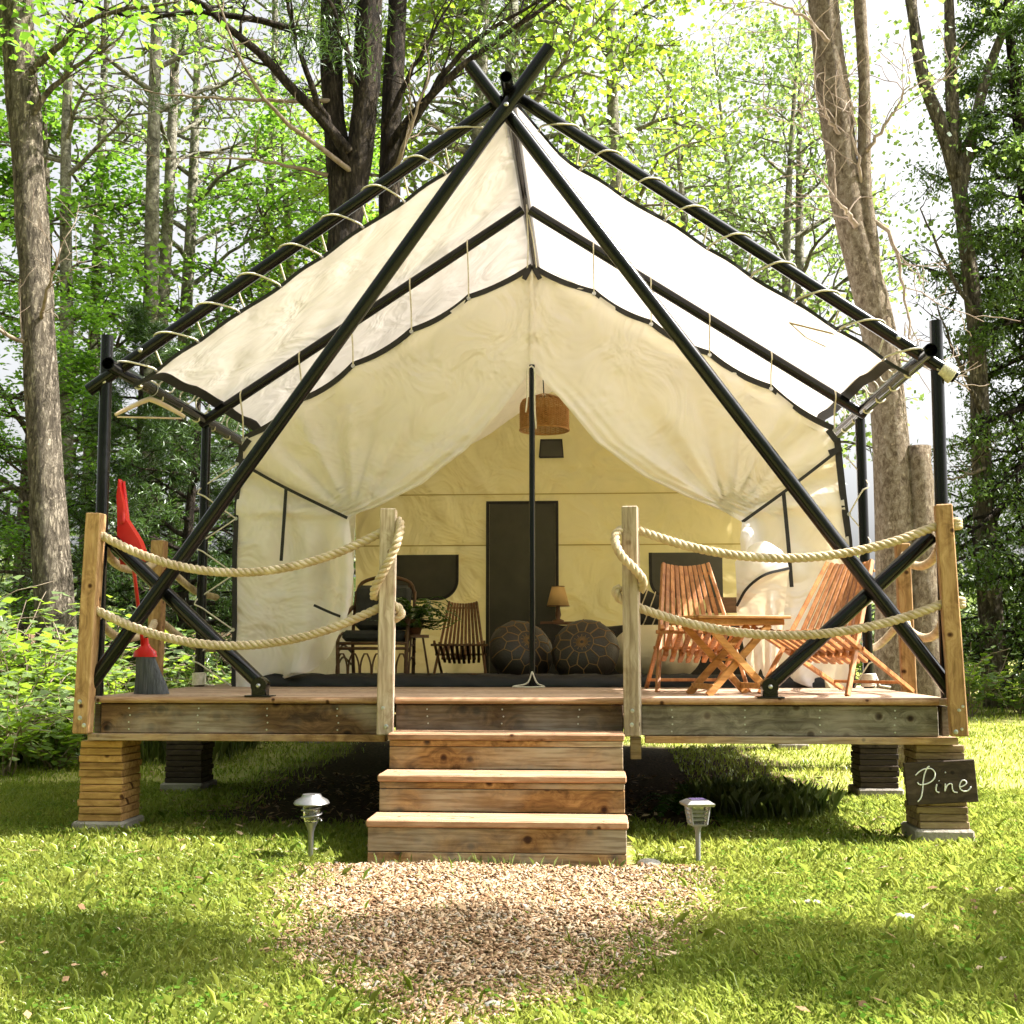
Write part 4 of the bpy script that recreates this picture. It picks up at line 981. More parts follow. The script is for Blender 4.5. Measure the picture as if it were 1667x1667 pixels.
for u in (.57,): sub_ = MB().lathe([(0, .003), (.004, .002), (.005, -.002)], sp(u, .73), 8, Matrix.Rotation(R(90), 3, 'X')).build('nail', M['steel'], sg)

# ---------------------------------------------------------------- inside the tent
# wicker pendant lamp
pc = Vector((.088, 2.6, 2.74))
pd = thing('wicker_pendant', 'open-weave wicker pendant lamp hanging from the tent ridge', 'pendant lamp', (pc.x, pc.y, 2.74))
def wr(z): return .190 if z < .17 else .190 - .05 * ((z - .17) / .12) ** 2
m = MB()
for k in range(26):
    z = .005 + k * .0085
    r = wr(z); ph = k % 2
    m.tube([(pc.x + (r + (.005 if (j + ph) % 2 else -.005)) * math.cos(2 * math.pi * j / 56), pc.y + (r + (.005 if (j + ph) % 2 else -.005)) * math.sin(2 * math.pi * j / 56), pc.z + z) for j in range(56)], .0035, 4, closed=True)
m.build('weave', M['wicker'], pd)
m = MB()
for j in range(28):
    a = 2 * math.pi * j / 28
    m.tube([(pc.x + wr(z) * math.cos(a), pc.y + wr(z) * math.sin(a), pc.z + z) for z in (0, .08, .16, .20, .235)] + [(pc.x + .10 * math.cos(a), pc.y + .10 * math.sin(a), pc.z + .262), (pc.x + .035 * math.cos(a), pc.y + .035 * math.sin(a), pc.z + .285)], .004, 4)
m.build('stakes', M['wicker'], pd)
MB().tube([(pc.x + .193 * math.cos(a), pc.y + .193 * math.sin(a), pc.z) for a in np.linspace(0, 2 * math.pi, 40)[:-1]], .009, 6, closed=True).build('rim', M['wicker'], pd, True)
MB().lathe([(0, .06), (.025, .065), (.036, .095), (.03, .125), (.018, .15), (.018, .20), (0, .20)], pc, 14).build('bulb', M['black_cloth'], pd, True)
MB().tube([(pc.x, pc.y, pc.z + .2), (pc.x * .6, pc.y, 3.75)], .005, 6).build('cord', M['black'], pd)
# bed
bd = thing('bed', 'low bed under a dark throw inside the tent with a wooden headboard', 'bed', (.85, 4.6, DZ))
MB().box((.85, 4.62, DZ + .14), (2.2, 2.0, .24), None, .02).build('base', M['darkwood'], bd)
pts = []
for y in np.linspace(3.52, 5.66, 24):
    row = []
    for x in np.linspace(-.36, 2.02, 36):
        e = min(x + .36, 2.02 - x, y - 3.52, 5.66 - y); z = DZ + .26 + .205 * smooth01(0, .1, e) + .018 * math.sin(6 * x + 3 * y) * math.sin(5 * y) + .008 * math.sin(19 * x)
        if e < .01: z = DZ + .03
        row.append((x, y, z))
    pts.append(row)
MB().grid(pts).build('throw', M['throw'], bd, True)
hb = MB().box((1.45, 5.78, 1.47), (1.25, .05, .16), None, .01).build('headboard', M['darkwood'], bd)
for x in (.86, 2.02): MB().box((x, 5.78, 1.15), (.06, .06, .78), None, .008).build('bed_post', M['darkwood'], bd)
def cushion(name, c, w, h, t, rot, mat, label, cat, stripes=None):
    th = thing(name, label, cat, c, world_parts=False); m = MB(); n_ = 14; top_ = []; bt = []
    for i in range(n_ + 1):
        r1 = []; r2 = []
        for j in range(n_ + 1):
            u = i / n_ * 2 - 1; v = j / n_ * 2 - 1
            pin = 1 - .07 * (1 - abs(u)) * abs(v) ** 4 * 0 - .10 * (abs(v) ** 6 * (1 - u * u) + 0)
            x = u * w / 2 * (1 - .09 * (1 - v * v) * abs(u) ** 5 * -0 - .07 * (1 - v * v) * abs(u)); z = v * h / 2 * (1 - .07 * (1 - u * u) * abs(v))
            y = t / 2 * (max(0, 1 - u ** 4) * max(0, 1 - v ** 4)) ** .6
            r1.append((x, -y, z)); r2.append((x, y, z))
        top_.append(r1); bt.append(r2)
    m.grid(top_); m.grid(bt, True); m.build('cover', mat, th, True)
    if stripes:
        for vv in stripes:
            row = []
            for s_ in np.linspace(-.92, .92, 21):
                y = t / 2 * (max(0, 1 - s_ ** 4) * max(0, 1 - vv ** 4)) ** .6 + .003
                row.append((vv * w / 2, -y, s_ * h / 2 + .012 * math.sin(s_ * 30)))
            MB().tube(row, .006, 5).build('stripe', M['black_cloth'] if mat is not M['black_cloth'] else M['cream'], th)
    th.rotation_euler = rot; return th
cushion('cushion', (1.02, 5.22, 1.39), .42, .42, .16, (R(-18), R(24), R(5)), M['black_cloth'], 'black cushion with pale woven bands on the bed', 'cushion', (-.5, -.1, .3))
cushion('cushion', (1.34, 5.15, 1.34), .46, .40, .17, (R(-22), R(4), R(-6)), M['patterned'], 'mustard cushion with dark stitched lines on the bed', 'cushion', (-.6, -.3, .0, .3, .6))
# poufs: faceted leather with tan piping
def pouf(c, r, h, tilt, label):
    t = thing('leather_pouf', label, 'pouf', c, 'dark leather poufs just inside the tent door', world_parts=False)
    def P(rr, a, k=0):
        rr = min(1, rr); z = h / 2 * math.sqrt(max(0, 1 - rr ** 2.6)); return Vector((r * rr * math.cos(a), r * rr * math.sin(a), z))
    prof = [(r * s, h / 2 * math.sqrt(max(0, 1 - s ** 2.6))) for s in np.linspace(0, 1, 14)]
    prof = [(a, -b) for a, b in prof[:-1]] + prof[::-1]
    MB().lathe(prof, (0, 0, 0), 36).build('cover', M['leather'], t, True)
    m = MB()
    for j in range(12):
        a = 2 * math.pi * j / 12; da = math.pi / 12
        m.tube([P(s, a + .0) * 1.003 for s in np.linspace(.34, .66, 6)], .005, 5)
        m.tube([P(.66, a) * 1.006, P(.78, a + da) * 1.003], .0035, 5); m.tube([P(.66, a) * 1.006, P(.78, a - da) * 1.003], .0035, 5)
        m.tube([P(s, a + da) * 1.006 for s in np.linspace(.78, 1, 6)], .0035, 5)
        m.tube([P(.34, a) * 1.008, P(.34, a + 2 * da) * 1.004], .0035, 5)
    for j in range(24):
        a = 2 * math.pi * j / 24; m.tube([P(.05, a) * 1.006, P(.25 if j % 2 else .18, a) * 1.006], .003, 4)
    m.build('piping', M['stitch'], t); t.rotation_euler = tilt; return t
pouf((.40, 2.42, 1.0), .26, .34, (R(62), R(-18), 0), 'dark leather pouf with tan stitching, its round face turned out beside the door pole')
pouf((-.10, 2.62, 1.0), .26, .34, (R(55), R(28), R(10)), 'dark leather pouf half hidden behind the door pole, leaning back')
# cream linen pouf
m = MB(); prof = []
ring = []
for k in range(17):
    t = k / 16; z = .015 + .43 * t; rr = .36 * (math.sin(math.pi * (t * .86 + .10))) ** .45
    ring.append([((rr * (1 + .035 * math.sin(9 * a + 4 * t) * (1 - t) + .02 * math.sin(17 * a))) * math.cos(a), (rr * (1 + .03 * math.sin(9 * a + 4 * t))) * math.sin(a), z) for a in np.linspace(0, 2 * math.pi, 41)])
m.grid(ring, False); m.add(ring[-1][:-1], [tuple(range(40))])
o = m.build('linen_beanbag', M['cream'], None, True); o.location = (.95, 2.98, DZ + .01); tag(o, 'cream linen beanbag seat behind the slatted chair just inside the tent', 'beanbag')
# bedside table and lamp
ns = thing('night_stand', 'dark bedside stand behind the bed against the back wall', 'night stand', (.10, 5.72, DZ))
MB().box((.10, 5.72, 1.285), (.36, .30, .03), None, .004).build('top', M['darkwood'], ns)
for sx in (-1, 1):
    for sy in (-1, 1): MB().box((.10 + sx * .15, 5.72 + sy * .12, 1.015), (.035, .035, .51)).build('leg', M['darkwood'], ns)
tl = thing('table_lamp', 'small table lamp with a tan flared shade beside the back door panel', 'lamp', (.10, 5.70, 1.30))
MB().lathe([(.065, 1.665), (.118, 1.46), (.115, 1.46), (.062, 1.663)], (.10, 5.70, 0), 24).build('lamp_shade', M['lampshade'], tl, True)
for r, z in ((.066, 1.664), (.119, 1.462)): MB().tube([(.10 + r * math.cos(a), 5.70 + r * math.sin(a), z) for a in np.linspace(0, 2 * math.pi, 25)[:-1]], .004, 5, closed=True).build('shade_trim', M['darkwood'], tl)
MB().lathe([(.06, 1.301), (.06, 1.315), (.02, 1.33), (.032, 1.37), (.02, 1.44), (.012, 1.60), (0, 1.60)], (.10, 5.70, 0), 16).build('lamp_base', M['darkwood'], tl, True)
# rattan armchair
rc = thing('rattan_armchair', 'dark rattan armchair with grey cushions behind the drawn tent flap', 'armchair', (-1.22, 3.0, DZ))
rx, ry = -1.30, 3.05
for sx in (-1, 1):
    MB().tube(spline([(rx + sx * .27, ry - .26, DZ), (rx + sx * .28, ry - .25, DZ + .36), (rx + sx * .29, ry - .2, DZ + .52), (rx + sx * .29, ry + .1, DZ + .55), (rx + sx * .27, ry + .3, DZ + .62)], 20), .016, 8).build('arm', M['rattan'], rc, True)
    MB().tube(spline([(rx + sx * .25, ry + .28, DZ), (rx + sx * .26, ry + .26, DZ + .35), (rx + sx * .25, ry + .34, DZ + .75)], 12), .015, 8).build('rear_leg', M['rattan'], rc, True)
    for k in range(3):
        MB().tube(spline([(rx + sx * .28, ry - .22, DZ + .14 + k * .1), (rx + sx * .285, ry, DZ + .20 + k * .1), (rx + sx * .27, ry + .25, DZ + .14 + k * .1)], 10), .009, 6).build('side_hoop', M['rattan'], rc, True)
MB().tube(spline([(rx - .25, ry + .34, DZ + .72), (rx - .2, ry + .36, DZ + .83), (rx, ry + .37, DZ + .88), (rx + .2, ry + .36, DZ + .83), (rx + .25, ry + .34, DZ + .72)], 18), .016, 8).build('back_hoop', M['rattan'], rc, True)
for k in range(9):
    x = rx - .2 + k * .05; MB().tube([(x, ry + .27, DZ + .33), (x, ry + .355, DZ + .80)], .008, 6).build('back_spindle', M['rattan'], rc, True)
for k in range(6):
    x = rx - .24 + k * .096; MB().tube(spline([(x - .045, ry - .255, DZ + .02), (x - .04, ry - .265, DZ + .15), (x, ry - .27, DZ + .24), (x + .04, ry - .265, DZ + .15), (x + .045, ry - .255, DZ + .02)], 14), .008, 6).build('front_hoop', M['rattan'], rc, True)
for z in (.27, .31): MB().tube([(rx - .28, ry - .26, DZ + z), (rx + .28, ry - .26, DZ + z)], .012, 8).build('seat_rail', M['rattan'], rc, True)
MB().box((rx, ry, DZ + .37), (.50, .50, .09), None, .03).build('seat_cushion', M['cushion_grey'], rc, 'auto')
MB().box((rx, ry + .24, DZ + .61), (.46, .10, .38), Euler((R(-10), 0, 0)), .035).build('back_cushion', M['cushion_grey'], rc, 'auto')
# fern on a stand
def frond(m, base, az, L, arch, w, n=14):
    P = []; d = Vector((math.cos(az), math.sin(az), 0))
    for k in range(n + 1):
        t = k / n; P.append(Vector(base) + d * (L * (t * .95)) + Vector((0, 0, arch * (1.9 * t - 2.0 * t * t) * L)))
    m.tube(P, [.004 * (1 - .8 * k / n) for k in range(n + 1)], 3, caps=False)
    sd_ = Vector((-d.y, d.x, 0))
    for k in range(1, n):
        t = k / n; pl = w * math.sin(math.pi * min(1, t * .92 + .1)) ** .7; tg = (P[k + 1] - P[k - 1]).normalized()
        for s_ in (-1, 1):
            o_ = sd_ * s_; a = P[k]; tip = a + o_ * pl + tg * pl * .35 + Vector((0, 0, -.15 * pl)); wd = tg * L / n * .42
            m.add([a - wd * .6, a + o_ * pl * .5 - wd + tg * pl * .18, tip, a + o_ * pl * .5 + wd + tg * pl * .18, a + wd * .6], [(0, 1, 2, 3, 4)])
fx, fy = -.985, 2.95
fs = thing('plant_stand', 'slim dark plant stand beside the rattan armchair', 'plant stand', (fx, fy, DZ))
for k in range(3):
    a = 2 * math.pi * k / 3 + .3; MB().tube([(fx + .13 * math.cos(a), fy + .13 * math.sin(a), DZ), (fx + .07 * math.cos(a), fy + .07 * math.sin(a), DZ + .36)], .009, 6).build('leg', M['rattan'], fs)
MB().lathe([(0, .355), (.12, .355), (.12, .38), (0, .38)], (fx, fy, DZ), 20).build('top', M['darkwood'], fs)
fp = thing('potted_fern', 'bushy potted fern on the slim stand beside the rattan armchair', 'plant', (fx, fy, DZ + .38))
MB().lathe([(.05, .381), (.08, .50), (.083, .505), (.07, .495), (0, .49)], (fx, fy, DZ), 18).build('pot', M['darkwood'], fp, True)
m = MB()
for k in range(60): frond(m, (fx, fy, DZ + .50), rnd.uniform(0, 6.28), rnd.uniform(.25, .45), rnd.uniform(-.5, 1.2), .05, 12)
tag(m.build('fronds', M['fern'], fp), kind='stuff')

# ---------------------------------------------------------------- trees
def leaf_cloud(C, size, aspect=.6, flat=.8, droop=0., jit=.35, rg=rng, direc=None):
    """one folded-flat leaf (a kite of two triangles' worth) per centre; C is (n,3)"""
    n = len(C); s = size * rg.uniform(1 - jit, 1 + jit, n)[:, None]
    nr = rg.normal(size=(n, 3)); nr /= np.linalg.norm(nr, axis=1)[:, None]; nr = nr * (1 - flat) + np.array((0, 0, 1.)) * flat
    nr /= np.linalg.norm(nr, axis=1)[:, None]
    a = rg.normal(size=(n, 3)) if direc is None else direc + rg.normal(size=(n, 3)) * .45
    a[:, 2] -= droop; a -= nr * (a * nr).sum(1)[:, None]; a /= np.linalg.norm(a, axis=1)[:, None] + 1e-9
    b = np.cross(nr, a)
    base = C - a * s * .5; tip = C + a * s * .5; L = C - a * s * .08 + b * s * aspect * .5 + nr * s * .06; Rr = C - a * s * .08 - b * s * aspect * .5 + nr * s * .06
    V = np.stack([base, L, tip, Rr], 1).reshape(-1, 3); F = np.arange(n * 4, dtype=np.int32)
    return V, F
def branch(m, p, d, L, r, lvl, tips, rg, droop=0., wander=.18, kids=4, spread=.75, sides=5, shrink=.52, nseg=5):
    P = [np.array(p, float)]; d = np.array(d, float)
    for k in range(nseg):
        d = d + rg.normal(size=3) * wander + np.array((0, 0, droop)); d /= np.linalg.norm(d); P.append(P[-1] + d * L / nseg)
    m.tube(P, [max(.004, r * (1 - .72 * k / nseg)) for k in range(nseg + 1)], sides if r > .02 else 4, caps=False)
    if lvl == 0: tips.append(np.array(P)); return
    for i in range(kids):
        t = .3 + .7 * (i + rg.uniform(0, .8)) / kids; t = min(t, .99); k = min(int(t * nseg), nseg - 1); f = t * nseg - k
        q = P[k] * (1 - f) + P[k + 1] * f; dd = P[k + 1] - P[k]; dd /= np.linalg.norm(dd)
        s_ = np.cross(dd, rg.normal(size=3)); s_ /= np.linalg.norm(s_) + 1e-9; s_[2] *= .5
        nd = dd * (1 - spread * .6) + s_ * spread; nd /= np.linalg.norm(nd)
        branch(m, q, nd, L * shrink * rg.uniform(.8, 1.25), r * .5, lvl - 1, tips, rg, droop, wander, kids, spread, sides, shrink, nseg)
    tips.append(np.array(P[-2:]))
def trunk_path(path, rad, n=18): return spline(path, n), np.interp(np.linspace(0, 1, n), np.linspace(0, 1, len(rad)), rad)
def tree_meshes(tag_, H, r0, z0, z1, nb, bl, seed, bmat, lmat, lpt, lsize, flat=.75, lift=.45, droop=0., path=None, rads=None, lvl=2, kids=4, cl=.22, shape=None, aspect=.62, needles=False, spread=.75, shrink=.52, ldroop=.2):
    rg = np.random.default_rng(seed); m = MB(); tips = []
    if path is None: path = [(0, 0, -.2), (rg.normal() * .05, rg.normal() * .05, H * .25), (rg.normal() * .15, rg.normal() * .15, H * .6), (rg.normal() * .2, rg.normal() * .2, H)]
    if rads is None: rads = [r0 * 1.15, r0, r0 * .65, r0 * .12]
    P, rr = trunk_path(path, rads, 26)
    m.tube(P, list(rr), 12)
    for i in range(nb):
        t = (i + rg.uniform(0, 1)) / nb; z = z0 + (z1 - z0) * t
        x = np.interp(z, P[:, 2], P[:, 0]); y = np.interp(z, P[:, 2], P[:, 1]); tr_ = np.interp(z, P[:, 2], rr)
        a = i * 2.4 + rg.uniform(-.5, .5); s_ = shape(t) if shape else 1 - .55 * t
        d = np.array((math.cos(a), math.sin(a), lift + .25 * rg.normal() * .5)); d /= np.linalg.norm(d)
        branch(m, (x, y, z), d, bl * s_ * rg.uniform(.75, 1.2), min(tr_ * .55, .028 + .018 * bl * s_), lvl, tips, rg, droop, .14, kids, spread, 5, shrink)
    Cs = []; Ds = []
    for tp in tips:
        seg = tp[rg.integers(0, len(tp), lpt)]
        if needles:
            Cs.append(seg + rg.normal(size=(lpt, 3)) * cl * .35); dd = tp[-1] - tp[0]; Ds.append(np.repeat(dd[None] / (np.linalg.norm(dd) + 1e-6), lpt, 0) * .9 + rg.normal(size=(lpt, 3)) * .75)
        else:
            Cs.append(seg + rg.normal(size=(lpt, 3)) * np.array((cl, cl, cl * .55)))
    C = np.concatenate(Cs); Dr = np.concatenate(Ds) if needles else None
    V, F = leaf_cloud(C, lsize, aspect, flat, ldroop, .35, rg, Dr)
    tm = m.mesh(tag_ + '_trunk', bmat, True); cm = np_mesh(tag_ + '_crown', V, F, 4, lmat)
    return tm, cm
def plant_tree(name, label, meshes, loc, rz=0., sc=1., cat='tree', group=None, parts=('trunk', 'crown'), mats=None):
    t = thing(name, label, cat, loc, group, world_parts=False); t.rotation_euler = (0, 0, rz); t.scale = (sc, sc, sc)
    for nm, me in zip(parts, meshes):
        if me is None: continue
        o = bpy.data.objects.new(nm, me); col.objects.link(o); o.parent = t
        if nm in ('crown', 'foliage'): o['kind'] = 'stuff'
    return t
def G(x, y): return (x, y, float(gz(x, y)))
rg_ = rng
# shared kinds
mapA = tree_meshes('maple_a', 11, .13, 1.4, 10.4, 26, 2.7, 11, M['bark_grey'], M['maple'], 28, .135, .62, .35, -.02, cl=.24)
mapB = tree_meshes('maple_b', 12, .14, 1.0, 11.2, 30, 2.9, 12, M['bark_grey'], M['maple'], 26, .14, .62, .30, -.03, cl=.26)
mapC = tree_meshes('maple_c', 12, .13, 2.5, 11.5, 26, 2.6, 13, M['bark_grey'], M['maple_y'], 18, .13, .6, .35, -.02, cl=.26)
aspA = tree_meshes('aspen_a', 17, .15, 6.0, 16.5, 26, 2.3, 21, M['bark_aspen'], M['aspen'], 8, .115, .35, .65, -.01, cl=.26, shape=lambda t: 1 - .5 * t, aspect=.85)
aspB = tree_meshes('aspen_b', 16, .13, 4.0, 15.5, 26, 2.4, 22, M['bark_aspen'], M['aspen'], 8, .115, .35, .6, -.01, cl=.27, shape=lambda t: 1 - .45 * t, aspect=.85)
aspD = tree_meshes('aspen_d', 18, .13, 9.0, 17.5, 16, 1.8, 24, M['bark_aspen'], M['aspen'], 7, .12, .4, .6, -.01, cl=.27, shape=lambda t: 1 - .4 * t, aspect=.8, lvl=1, kids=5)
aspC = tree_meshes('aspen_c', 18, .14, 8.0, 17.5, 22, 2.0, 23, M['bark_aspen'], M['maple_y'], 13, .12, .45, .6, -.01, cl=.27, shape=lambda t: 1 - .4 * t, aspect=.75)
yp = tree_meshes('young_pine', 5.2, .075, .35, 5.0, 46, 1.5, 31, M['bark_pine'], M['pine'], 34, .11, .1, .18, .0, cl=.16, lvl=2, kids=4, shape=lambda t: 1.05 - .9 * t, aspect=.10, needles=True, shrink=.45)
ced = tree_meshes('cedar', 15, .22, .5, 14.6, 74, 2.5, 41, M['bark_pine'], M['cedar'], 30, .105, .3, .10, -.07, cl=.15, lvl=2, kids=5, shape=lambda t: 1.05 - .8 * t, aspect=.34, shrink=.45, ldroop=.8)

BG = 'slender background trees behind the tent'
LW = 'leafy maples in the wood beyond the broom corner'
spec = [
 ('maple_tree', 'big leafy maple rising behind the thick pale grey trunk', mapA, (-9.3, 13.2), .4, 1.0, LW),
 ('maple_tree', 'leafy maple between the aspens and the forked pine', mapB, (-5.4, 16.0), 4.0, .95, LW), 
 ('maple_tree', 'small low maple just behind the young pines and the grey trunk', mapA, (-7.5, 10.2), 5.0, .52, LW),
 ('maple_tree', 'low sunny yellow-green maple behind the slope of the fly', mapC, (-4.2, 14.0), .9, .72, None),
]
for nm, lb, ms, (x, y), rz, sc, g in spec: plant_tree(nm, lb, ms, G(x, y), rz, sc, group=g)
for k, (x, y, ms, rz, sc) in enumerate([(-8.1, 11.9, aspD, .3, .85), (-6.98, 12.6, aspD, 1.4, 1.0), (-7.3, 14.0, aspD, 2.2, .95), (-7.45, 15.6, aspA, 2.9, .9), (-6.3, 16.8, aspD, 3.3, 1.0), (-4.6, 20, aspC, 4.0, 1.0), (-8.9, 14.8, aspD, 5.0, .9)]):
    plant_tree('aspen_tree', 'pale slender aspen trunk standing among the maples', ms, G(x, y), rz, sc, group='aspens among the maples')
plant_tree('aspen_tree', 'straight mid-sized trunk rising just beside the twin pine stems', aspC, G(-1.46, 11.2), 1.0, .92)
plant_tree('aspen_tree', 'grey trunk rising directly behind the crossed pole tips', aspC, G(-.78, 11), 3.1, 1.0)
plant_tree('aspen_tree', 'dark leaning trunk tucked behind the crossed pole tips', aspA, G(-1.10, 12.4), 4.7, 1.0)
plant_tree('aspen_tree', 'mossy trunk with a yellow-green crown beyond the sunny side of the ridge', aspC, G(1.12, 14), 5.5, 1.0)
for k, (x, y, ms, rz, sc) in enumerate([(4.95, 20, aspB, .7, 1.0), (5.35, 20.6, aspA, 2.0, .95), (4.1, 23, aspB, 3.7, 1.05), (2.7, 26, aspB, 5.7, 1.15), (2.3, 19, aspA, 3.3, .85)]):
    plant_tree('aspen_tree', 'airy pale aspen against the white sky beyond the fly', ms, G(x, y), rz, sc, group=BG)
for x, y, rz, sc, lb in ((-4.75, 8.3, .2, .92, 'dark young pine behind the red dustpan and corner pole'), (-3.55, 8.7, 2.0, .80, 'dark young pine close behind the laced side of the tent'), (-5.7, 9.4, 3.7, 1.0, 'taller dark young pine beside the thick grey trunk')):
    plant_tree('young_pine', lb, yp, G(x, y), rz, sc, group='young pines behind the deck')
for x, y, rz, sc, lb in ((8.55, 15.2, 0, 1.0, 'tall dark cedar at the lawn edge beside the forked trunk'), (10.3, 16.5, 2, 1.1, 'dense dark cedar further along the lawn edge'), (9.6, 12.8, 3.3, .8, 'shorter dark cedar in front of the cedar row'), (12.8, 18, 4.1, 1.1, 'dense dark cedar at the far end of the row')):
    plant_tree('cedar_tree', lb, ced, G(x, y), rz, sc, group='cedars along the lawn')

# the special trunks, built in place
def custom(name, label, parts_, bmat, lm=None, crown_spec=None, seed=5, base=None, twigs=()):
    t = thing(name, label, 'tree', base)
    for nm, path, rads, n in parts_:
        P, rr = trunk_path(path, rads, n); rg = np.random.default_rng(seed + len(nm))
        mm = MB(); mm.tube(P, list(rr * (1 + .05 * rg.normal(size=len(rr)))), 14); mm.build(nm, bmat, t, True)
    for path, r in twigs:
        P = spline(path, 14); rg = np.random.default_rng(int(abs(path[0][2]) * 1000) + 3)
        mm = MB(); P = P + rg.normal(size=P.shape) * .012; mm.tube(P, [max(.006, r * (1 - .75 * k / 13)) for k in range(14)], 7)
        tips = []
        for k in range(3, 14, 2):
            d = P[k] - P[k - 1]; d /= np.linalg.norm(d); s_ = rg.normal(size=3); s_[2] = abs(s_[2]) * .8; d = d * .6 + s_ * .45; d /= np.linalg.norm(d)
            branch(mm, P[k], d, rg.uniform(.35, .9), r * .3, 1, tips, rg, .02, .2, 3, .7, 4)
        mm.build('limb', M['twig'] if r < .045 else bmat, t, True)
    if crown_spec is not None:
        C, size, mat, asp, fl = crown_spec
        V, F = leaf_cloud(C, size, asp, fl, .2); tag(link('crown', np_mesh('crown', V, F, 4, mat), t), kind='stuff')
    return t
def clumps(centres, n, sg, seed=3):
    rg = np.random.default_rng(seed); return np.concatenate([np.array(c)[None] + rg.normal(size=(n, 3)) * np.array(sg) for c in centres])
rg = np.random.default_rng(77)
custom('maple_tree', 'thick pale grey trunk with knots at the edge of the wood beside the broom', [('trunk', [(-5.72, 7, -.1), (-5.78, 7, .85), (-6.02, 7, 3.0), (-6.23, 7, 5.13), (-6.48, 7.05, 7.2), (-6.69, 7, 9.1), (-6.9, 7, 13)], [.27, .215, .205, .20, .205, .185, .12], 40)], M['bark_grey'],
       crown_spec=(clumps([(-6.9 + rg.normal() * 1.4, 6.6 + rg.normal() * 1.1, 9.0 + rg.uniform(-1.2, 3.0)) for _ in range(80)], 60, (.28, .28, .14)), .13, M['maple'], .62, .6), base=(-5.72, 7, 0),
       twigs=[([(-6.15, 7, 4.6), (-6.5, 6.7, 4.75), (-6.95, 6.4, 4.9)], .035), ([(-6.2, 7, 4.9), (-5.95, 6.6, 5.1), (-5.6, 6.2, 5.6)], .03), ([(-6.5, 7, 7.4), (-6.0, 6.8, 7.9), (-5.2, 6.6, 8.3)], .05), ([(-6.55, 7, 8.0), (-5.6, 6.7, 8.6), (-4.4, 6.5, 8.7)], .05)])
pine_crown = clumps([(-3.2 + rg.normal() * 1.2, 8.7 + rg.normal() * 1.0, 9.4 + rg.uniform(-.8, 2.4)) for _ in range(46)], 150, (.20, .20, .09), 8)
custom('pine_tree', 'dark forked pine with two heavy stems behind the fly', [
    ('trunk', [(-2.95, 9, 0), (-2.98, 9, 3), (-2.98, 9, 5.6), (-2.93, 9, 7.0), (-3.1, 9, 8.6), (-3.15, 9, 10), (-3.2, 9, 13)], [.30, .235, .225, .215, .15, .14, .08], 40),
    ('stem', [(-2.93, 9, 6.2), (-2.76, 8.95, 7.3), (-2.62, 8.9, 8.6), (-2.58, 8.9, 10), (-2.5, 8.9, 13)], [.15, .185, .18, .165, .09], 30)], M['bark_pine'],
    crown_spec=(pine_crown, .13, M['pine'], .11, .1), base=(-2.95, 9, 0),
    twigs=[([(-2.8, 8.8, 7.74), (-3.73, 8.4, 8.75), (-4.71, 8.2, 9.6), (-5.71, 8.0, 10.18)], .085), ([(-3.13, 8.9, 9.4), (-3.92, 8.6, 9.55), (-4.8, 8.4, 9.65), (-5.77, 8.2, 9.5), (-6.95, 8.0, 9.91)], .055), ([(-3.07, 8.9, 8.55), (-4.07, 8.5, 8.4), (-5.38, 8.3, 8.44)], .035), ([(-3.1, 8.9, 7.48), (-4.05, 8.6, 7.6), (-4.92, 8.4, 7.58)], .03), ([(-2.77, 8.7, 8.72), (-2.96, 8.4, 9.53), (-3.4, 8.2, 10.3)], .05), ([(-2.85, 8.8, 7.6), (-3.4, 8.4, 8.9), (-3.7, 8.2, 10.2)], .06), ([(-2.8, 8.8, 7.5), (-3.9, 8.3, 8.35), (-4.6, 8.0, 9.9)], .04)])
custom('pine_tree', 'single dark pine stem close beside the forked pine, with upswept bare limbs', [
    ('trunk', [(-2.25, 9.4, 0), (-2.3, 9.4, 4), (-2.36, 9.4, 7.8), (-2.28, 9.4, 10), (-2.2, 9.4, 13)], [.22, .175, .155, .145, .08], 34)], M['bark_pine'],
    crown_spec=(clumps([(-1.6 + rg.normal() * .8, 9.0 + rg.normal() * .8, 10.0 + rg.uniform(-1.2, 2.0)) for _ in range(26)], 140, (.20, .20, .09), 9), .13, M['pine'], .11, .1), base=(-2.25, 9.4, 0),
    twigs=[([(-2.33, 9.2, 8.0), (-1.74, 8.9, 8.59), (-1.23, 8.7, 9.11), (-.46, 8.5, 9.53), (-.03, 8.4, 9.7)], .06), ([(-2.4, 9.2, 8.3), (-1.91, 8.9, 9.05), (-1.4, 8.7, 9.84)], .05), ([(-2.35, 9.2, 7.6), (-1.57, 8.8, 8.68), (.48, 8.4, 9.95)], .07), ([(-2.33, 9.2, 7.5), (-2.0, 8.9, 8.1), (-1.7, 8.8, 8.9)], .04)])
